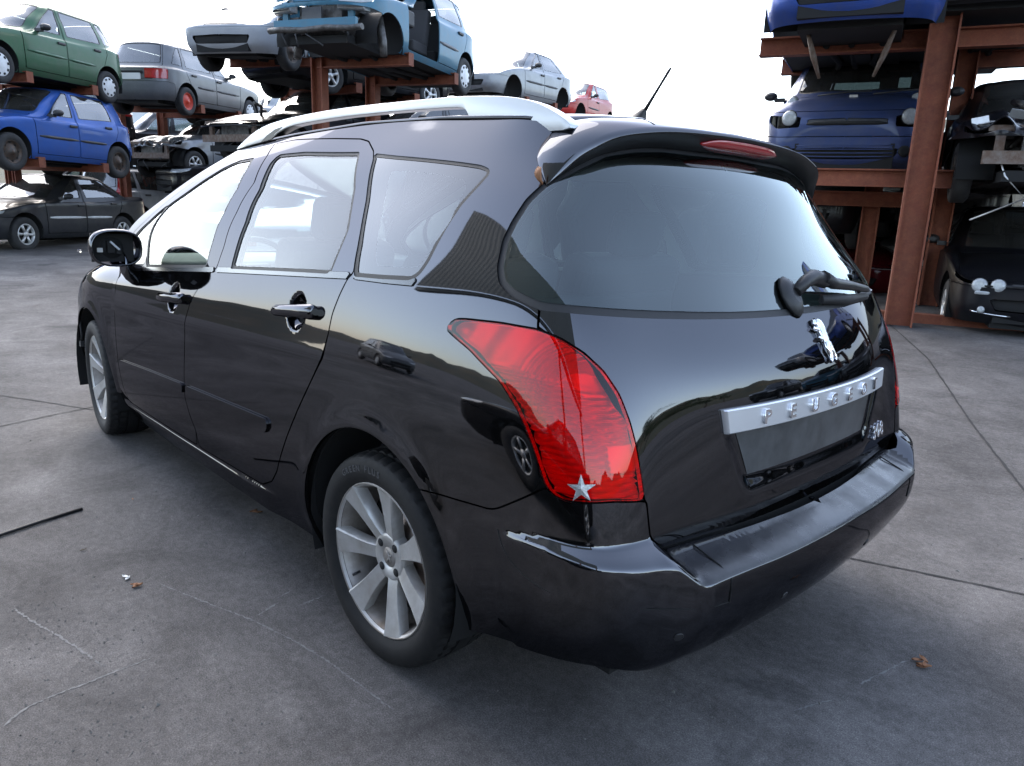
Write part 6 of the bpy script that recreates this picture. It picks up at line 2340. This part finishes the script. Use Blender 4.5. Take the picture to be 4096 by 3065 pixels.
# right stack --------------------------------------------------------------
pT = sp(TALL)
M_P = pose_pt(3368, 620, 9.4, 109, (pT['wb'] + pT['fo'], 0, .42), pitch=-5)
rP = wreck('people_carrier', 'dark blue people carrier with round headlights facing the camera on the right rack', 'paint_navy', M_P, TALL, 'tall', ('steel', 'steel_dark'), None, LG, skip=('headlight',), moulding=False, glass='far_glass_dark')


def on_front(Sc, y, z, x0):
    q = Sc.uv([(x0, abs(y), z)])[0]
    c = Sc.P(np.array([q[0]]), np.array([q[1]]))[0]
    n = Sc.N(np.array([q[0]]), np.array([q[1]]))[0]
    sg = np.array((1, -1 if y < 0 else 1, 1))
    return c * sg, n * sg


def round_lamp(root, Sc, y, z, x0, r, material='lamp_clear', ring='far_plastic', name='headlight', proud=.012, tilt=None):
    c, n = on_front(Sc, y, z, x0)
    n = np.array((1, .25 * np.sign(y), .12)) if tilt is None else np.array(tilt, float)
    n = n / np.linalg.norm(n)
    u = np.cross(n, (0, 0, 1))
    u /= np.linalg.norm(u)
    w_ = np.cross(u, n)
    o = MB().loft([[c + n * a + (u * math.cos(t) + w_ * math.sin(t)) * r * k for t in np.linspace(0, 2 * math.pi, 20, endpoint=False)] for a, k in ((-.06, 1), (proud, 1), (proud + .012, .86), (proud + .018, .5))]).build(name, material, root)
    MB().loft([[c + n * a + (u * math.cos(t) + w_ * math.sin(t)) * r * k for t in np.linspace(0, 2 * math.pi, 20, endpoint=False)] for a, k in ((-.06, 1.02), (proud - .004, 1.07), (proud + .002, 1.02))], caps=False).build('bezel', ring, o)
    return o


ScT = car_geometry('tall', pT)[0]
xfT = pT['wb'] + pT['fo']
for s_ in (1, -1):
    round_lamp(rP, ScT, s_ * .63, .83, xfT - .1, .085, proud=-.004)
    round_lamp(rP, ScT, s_ * .66, 1.055, xfT - .5, .055, name='upper_headlight', tilt=(.9, .15 * s_, .3))
    round_lamp(rP, ScT, s_ * .62, .46, xfT, .062, 'far_dark', 'paint_navy', 'fog_lamp_hole', proud=.004)
round_lamp(rP, ScT, .83, .84, xfT - .25, .032, 'lamp_amber', 'paint_navy', 'indicator')
for z in (.40, .44, .48, .52):
    pts = [on_front(ScT, y, z, xfT)[0] + np.array((.006, 0, 0)) for y in np.linspace(-.50, .50, 9)]
    MB().tube(pts, .007, 6).build('grille_bar', 'paint_navy', rP)
pts = [on_front(ScT, y, .76, xfT)[0] + np.array((.004, 0, 0)) for y in np.linspace(-.42, .42, 9)]
MB().tube(pts, [.008] + [.022] * 7 + [.008], 8).build('slot', 'far_dark', rP)
MB().box(on_front(ScT, 0, 1.09, xfT - .5)[0], (.01, .09, .05)).build('badge', 'trim_alloy', rP)
for s_ in (-.35, .25):
    c0 = on_front(ScT, s_, 1.13, xfT - .6)[0]
    MB().tube([c0 + np.array((.02, -.05, .02)), c0 + np.array((-.02, .25, .05)), c0 + np.array((-.06, .52, .06))], .010, 6).build('wiper', 'far_plastic', rP)
M_O = pose_pt(3395, 50, 8.3, 111, (HATCH2['wb'] + .75, 0, .28), pitch=0)
wreck('hatchback_car', 'royal blue car seen from below on top of the right rack', 'paint_royal', M_O, HATCH2, 'hatch2', ('steel', 'steel_dark'), None, LG, nowheel=(0, 1), moulding=False)
MB().tube([M_O @ Vector((2.75, .45, .22)), M_O @ Vector((2.6, .38, .0)), M_O @ Vector((2.5, .30, -.22))], [.02, .035, .02], 8)
for s_ in (.42, -.40):
    o = MB().tube([(2.75, s_, .26), (2.62, s_ * .8, .02), (2.52, s_ * .62, -.18)], [.016, .03, .014], 8).build('drive_shaft', 'engine_rust', bpy.data.objects['hatchback_car'] if False else None)
    o.parent = [q for q in bpy.data.objects if q.get('label', '').startswith('royal blue car')][0]
M_U = pose_pt(3772, 1222, 9.6, 112, (2.75, -.86, .31))
pU = sp(dict(SALOON, wb=2.75, w=.89, zn=.66, zc=.90))
rU = wreck('saloon_car', 'black saloon with twin round headlights at ground level on the right', 'paint_ink', M_U, dict(SALOON, wb=2.75, w=.89, zn=.66, zc=.90), 'rover', ('alloy5', 'trim_alloy'), None, LG, skip=('headlight',), moulding=False)
ScU = car_geometry('rover', pU)[0]
xfU = 2.75 + .86
for s_ in (1, -1):
    round_lamp(rU, ScU, s_ * .66, .645, xfU - .05, .070, proud=-.012)
    round_lamp(rU, ScU, s_ * .50, .645, xfU - .02, .066, proud=-.012)
    round_lamp(rU, ScU, s_ * .62, .36, xfU, .035, name='fog_lamp')
    MB().box(on_front(ScU, s_ * .62, .55, xfU)[0], (.03, .16, .035)).build('indicator', 'lamp_clear', rU, bevel=.01)
    MB().tube([on_front(ScU, y, .30, xfU)[0] + np.array((.008, 0, 0)) for y in np.linspace(s_ * .35, s_ * .78, 6)], .008, 6).build('chrome_strip', 'chrome', rU)
MB().loft([[on_front(ScU, y * k, .66 + .06 * k2, xfU)[0] + np.array((.015, 0, 0)) for y, k2 in ((-.28, .3), (-.2, 1), (.2, 1), (.28, .3), (.18, -1), (-.18, -1))] for k in (1, .98)]).build('chrome_grille', 'far_plastic', rU)
M_S = pose_pt(3805, 690, 9.4, 112, (2.54, -.85, .31))
rS = wreck('saloon_car', 'crashed black saloon with torn-open front and exposed engine on the right rack', 'paint_ink', M_S, SALOON, 'saloon', ('alloy5', 'steel_dark'), None, LG, skip=('front_bumper', 'headlight', 'grille'), disp=crumple(.07, 1.9, 4), moulding=False)
engine(rS, pS, 12)
rs = random.Random(3)
for k in range(14):
    c = np.array((3.0 + rs.uniform(-.25, .35), rs.uniform(-.75, .75), rs.uniform(.3, .85)))
    s = rs.uniform(.05, .14)
    R_ = np.array(Matrix.Rotation(rs.uniform(0, 3), 3, Vector((rs.random(), rs.random(), rs.random() + .1))))
    MB().box(c, (s * 1.6, s, .006), rot=R_).build('torn_sheet', 'trim_alloy', rS)
for k in range(5):
    y0 = rs.uniform(-.6, .5)
    mb = MB().tube([(3.2, y0, .45), (3.3, y0 + rs.uniform(-.2, .2), .25), (3.2, y0 + rs.uniform(-.3, .3), .05), (3.25, y0 + rs.uniform(-.3, .3), -.12 - .1 * rs.random())], .009, 6).build('hanging_wire', 'trim_alloy', rS)
M_T = pose_pt(3990, 30, 9.2, 113, (3.0, 0, .25))
wreck('hatchback_car', 'dark car at the top right corner above the crashed saloon', 'paint_ink', M_T, FAST, 'fast', ('steel', 'steel_dark'), None, LG, nowheel=(0, 1, 2, 3), moulding=False)
M_Q = pose_pt(3345, 1085, 11.6, 111, (3.3, 0, .55))
wreck('hatchback_car', 'dark red car at ground level beneath the dark blue people carrier', 'paint_maroon', M_Q, FAST, 'fast', ('steel', 'steel_dark'), None, LG, moulding=False, glass='far_glass_dark')
for k, (u, v, d_, pt, lab) in enumerate(((3760, 905, 24, 'paint_white', 'white car far beyond the black saloon with twin headlights'), (3790, 960, 14.5, 'paint_zinc', 'grey car behind the mirror of the black saloon on the right'), (3960, 1010, 13.6, 'paint_ink', 'black car in the shade behind the black saloon with twin headlights'), (3250, 1010, 15, 'paint_ink', 'black car behind the rear window line of the estate on the right'), (3330, 770, 13.2, 'paint_ink', 'black car on the middle level deep behind the dark blue people carrier'), (3830, 740, 13.6, 'paint_ink', 'black car on the middle level deep behind the crashed saloon'), (4000, 900, 26, 'paint_silver', 'pale car far behind the right rack, at the picture edge'))):
    wreck('hatchback_car', lab, pt, pose_pt(u, v, d_, 100, (1.2, 0, .8)), HATCH, 'hatch', ('steel', 'steel_dark'), None, LG, mirrors=False, moulding=False)  # the black cars are added to darken the pale gaps behind the rack
# right rack: one thick leaning column in front, thinner ones behind, beams across
rk = empty('steel_rack')
tag(rk, 'tall rust-red rack with a thick post beside the dark blue people carrier', 'rack', 'rust-red steel racks')
pb = at(3592, 1278, 9.05)
pb[2] = gz(pb[0], pb[1])
rang = math.radians(22)
i_beam(rk, 'post', tuple(pb), 5.3, .25, rang)
rd_ = np.array((math.cos(rang), math.sin(rang), 0))             # along the row, away to the right of the view
rn_ = np.array((-rd_[1], rd_[0], 0))
dirv = np.array((math.cos(math.radians(111)), math.sin(math.radians(111)), 0))
side_ = np.array((-dirv[1], dirv[0], 0))
for k, (back, sid) in enumerate(((1.7, .35), (3.4, .15), (5.2, .1), (2.3, -.45))):
    q = pb - dirv * back + side_ * sid
    i_beam(rk, 'post', (q[0], q[1], float(gz(q[0], q[1]))), 4.6 if k else 4.9, .20, rang)
for (u, v, back, L, lab) in ((3440, 712, .15, 1.9, 'a'), (3440, 155, .15, 2.9, 'b'), (3440, 245, 1.9, 3.2, 'c'), (3400, 800, 1.9, 1.9, 'd')):
    c = at(3592, v, 9.05 + back)
    ang_ = math.atan2(side_[1], side_[0])
    cc, ss_ = math.cos(ang_), math.sin(ang_)
    R_ = [[cc, -ss_, 0], [ss_, cc, 0], [0, 0, 1]]
    mb = MB()
    c = c - dirv * .14 + side_ * (L / 2 - 1.36)
    for off, sz in ((.085, (L, .14, .016)), (-.085, (L, .14, .016)), (0, (L, .012, .16))):
        mb.box(c + np.array((0, 0, off)), sz, rot=R_)
    mb.build('beam', 'rust', rk)
c = pb - dirv * .3
MB().box((c[0], c[1], float(gz(c[0], c[1])) + .05), (5.5, .14, .10), rot=R_).build('floor_rail', 'rust', rk)

# cars behind and beside the camera: they show only as mirror images in the paint
NB = 'cars parked beside the camera'
wreck('saloon_car', 'black saloon parked left of the camera, mirrored low in the rear quarter', 'paint_ink', Matrix.Translation((-1.95, 3.75, 0)), SALOON, 'saloon', ('alloy5', 'trim_alloy'), None, NB)
wreck('hatchback_car', 'grey hatchback parked beyond the canopy, mirrored above the rear wheel arch', 'paint_zinc', Matrix.Translation((12.0, 9.6, float(gz(12, 9.6)))) @ Matrix.Rotation(math.radians(200), 4, 'Z'), HATCH2, 'hatch2', ('trim', 'trim_white'), None, NB)
for k, (x, y, z, yw_, pt, lab) in enumerate(((-2.3, -9.3, .25, 92, 'paint_zinc', 'grey hatchback on the ground right of the camera, mirrored in the tailgate'), (-4.6, -9.6, .25, 85, 'paint_teal', 'teal hatchback beside it, mirrored at the tailgate edge'), (-2.6, -9.5, 2.3, 95, 'paint_royal', 'blue hatchback on the rack right of the camera'), (-5.0, -9.7, 2.3, 88, 'paint_silver', 'silver hatchback on the rack right of the camera'), (-7.6, -9.2, .25, 80, 'paint_ink', 'black hatchback at the end of the row right of the camera'))):
    wreck('hatchback_car', lab, pt, Matrix.Translation((x, y, z)) @ Matrix.Rotation(math.radians(yw_), 4, 'Z'), HATCH if k % 2 else BOXY, 'hatch' if k % 2 else 'boxy', ('trim', 'trim_white'), None, NB, mirrors=False)
    if z > 1:
        rack_under(Matrix.Translation((x, y, z)) @ Matrix.Rotation(math.radians(yw_), 4, 'Z'), pH, 'rust-red rack right of the camera under a ' + lab.split(' on ')[0], 1)
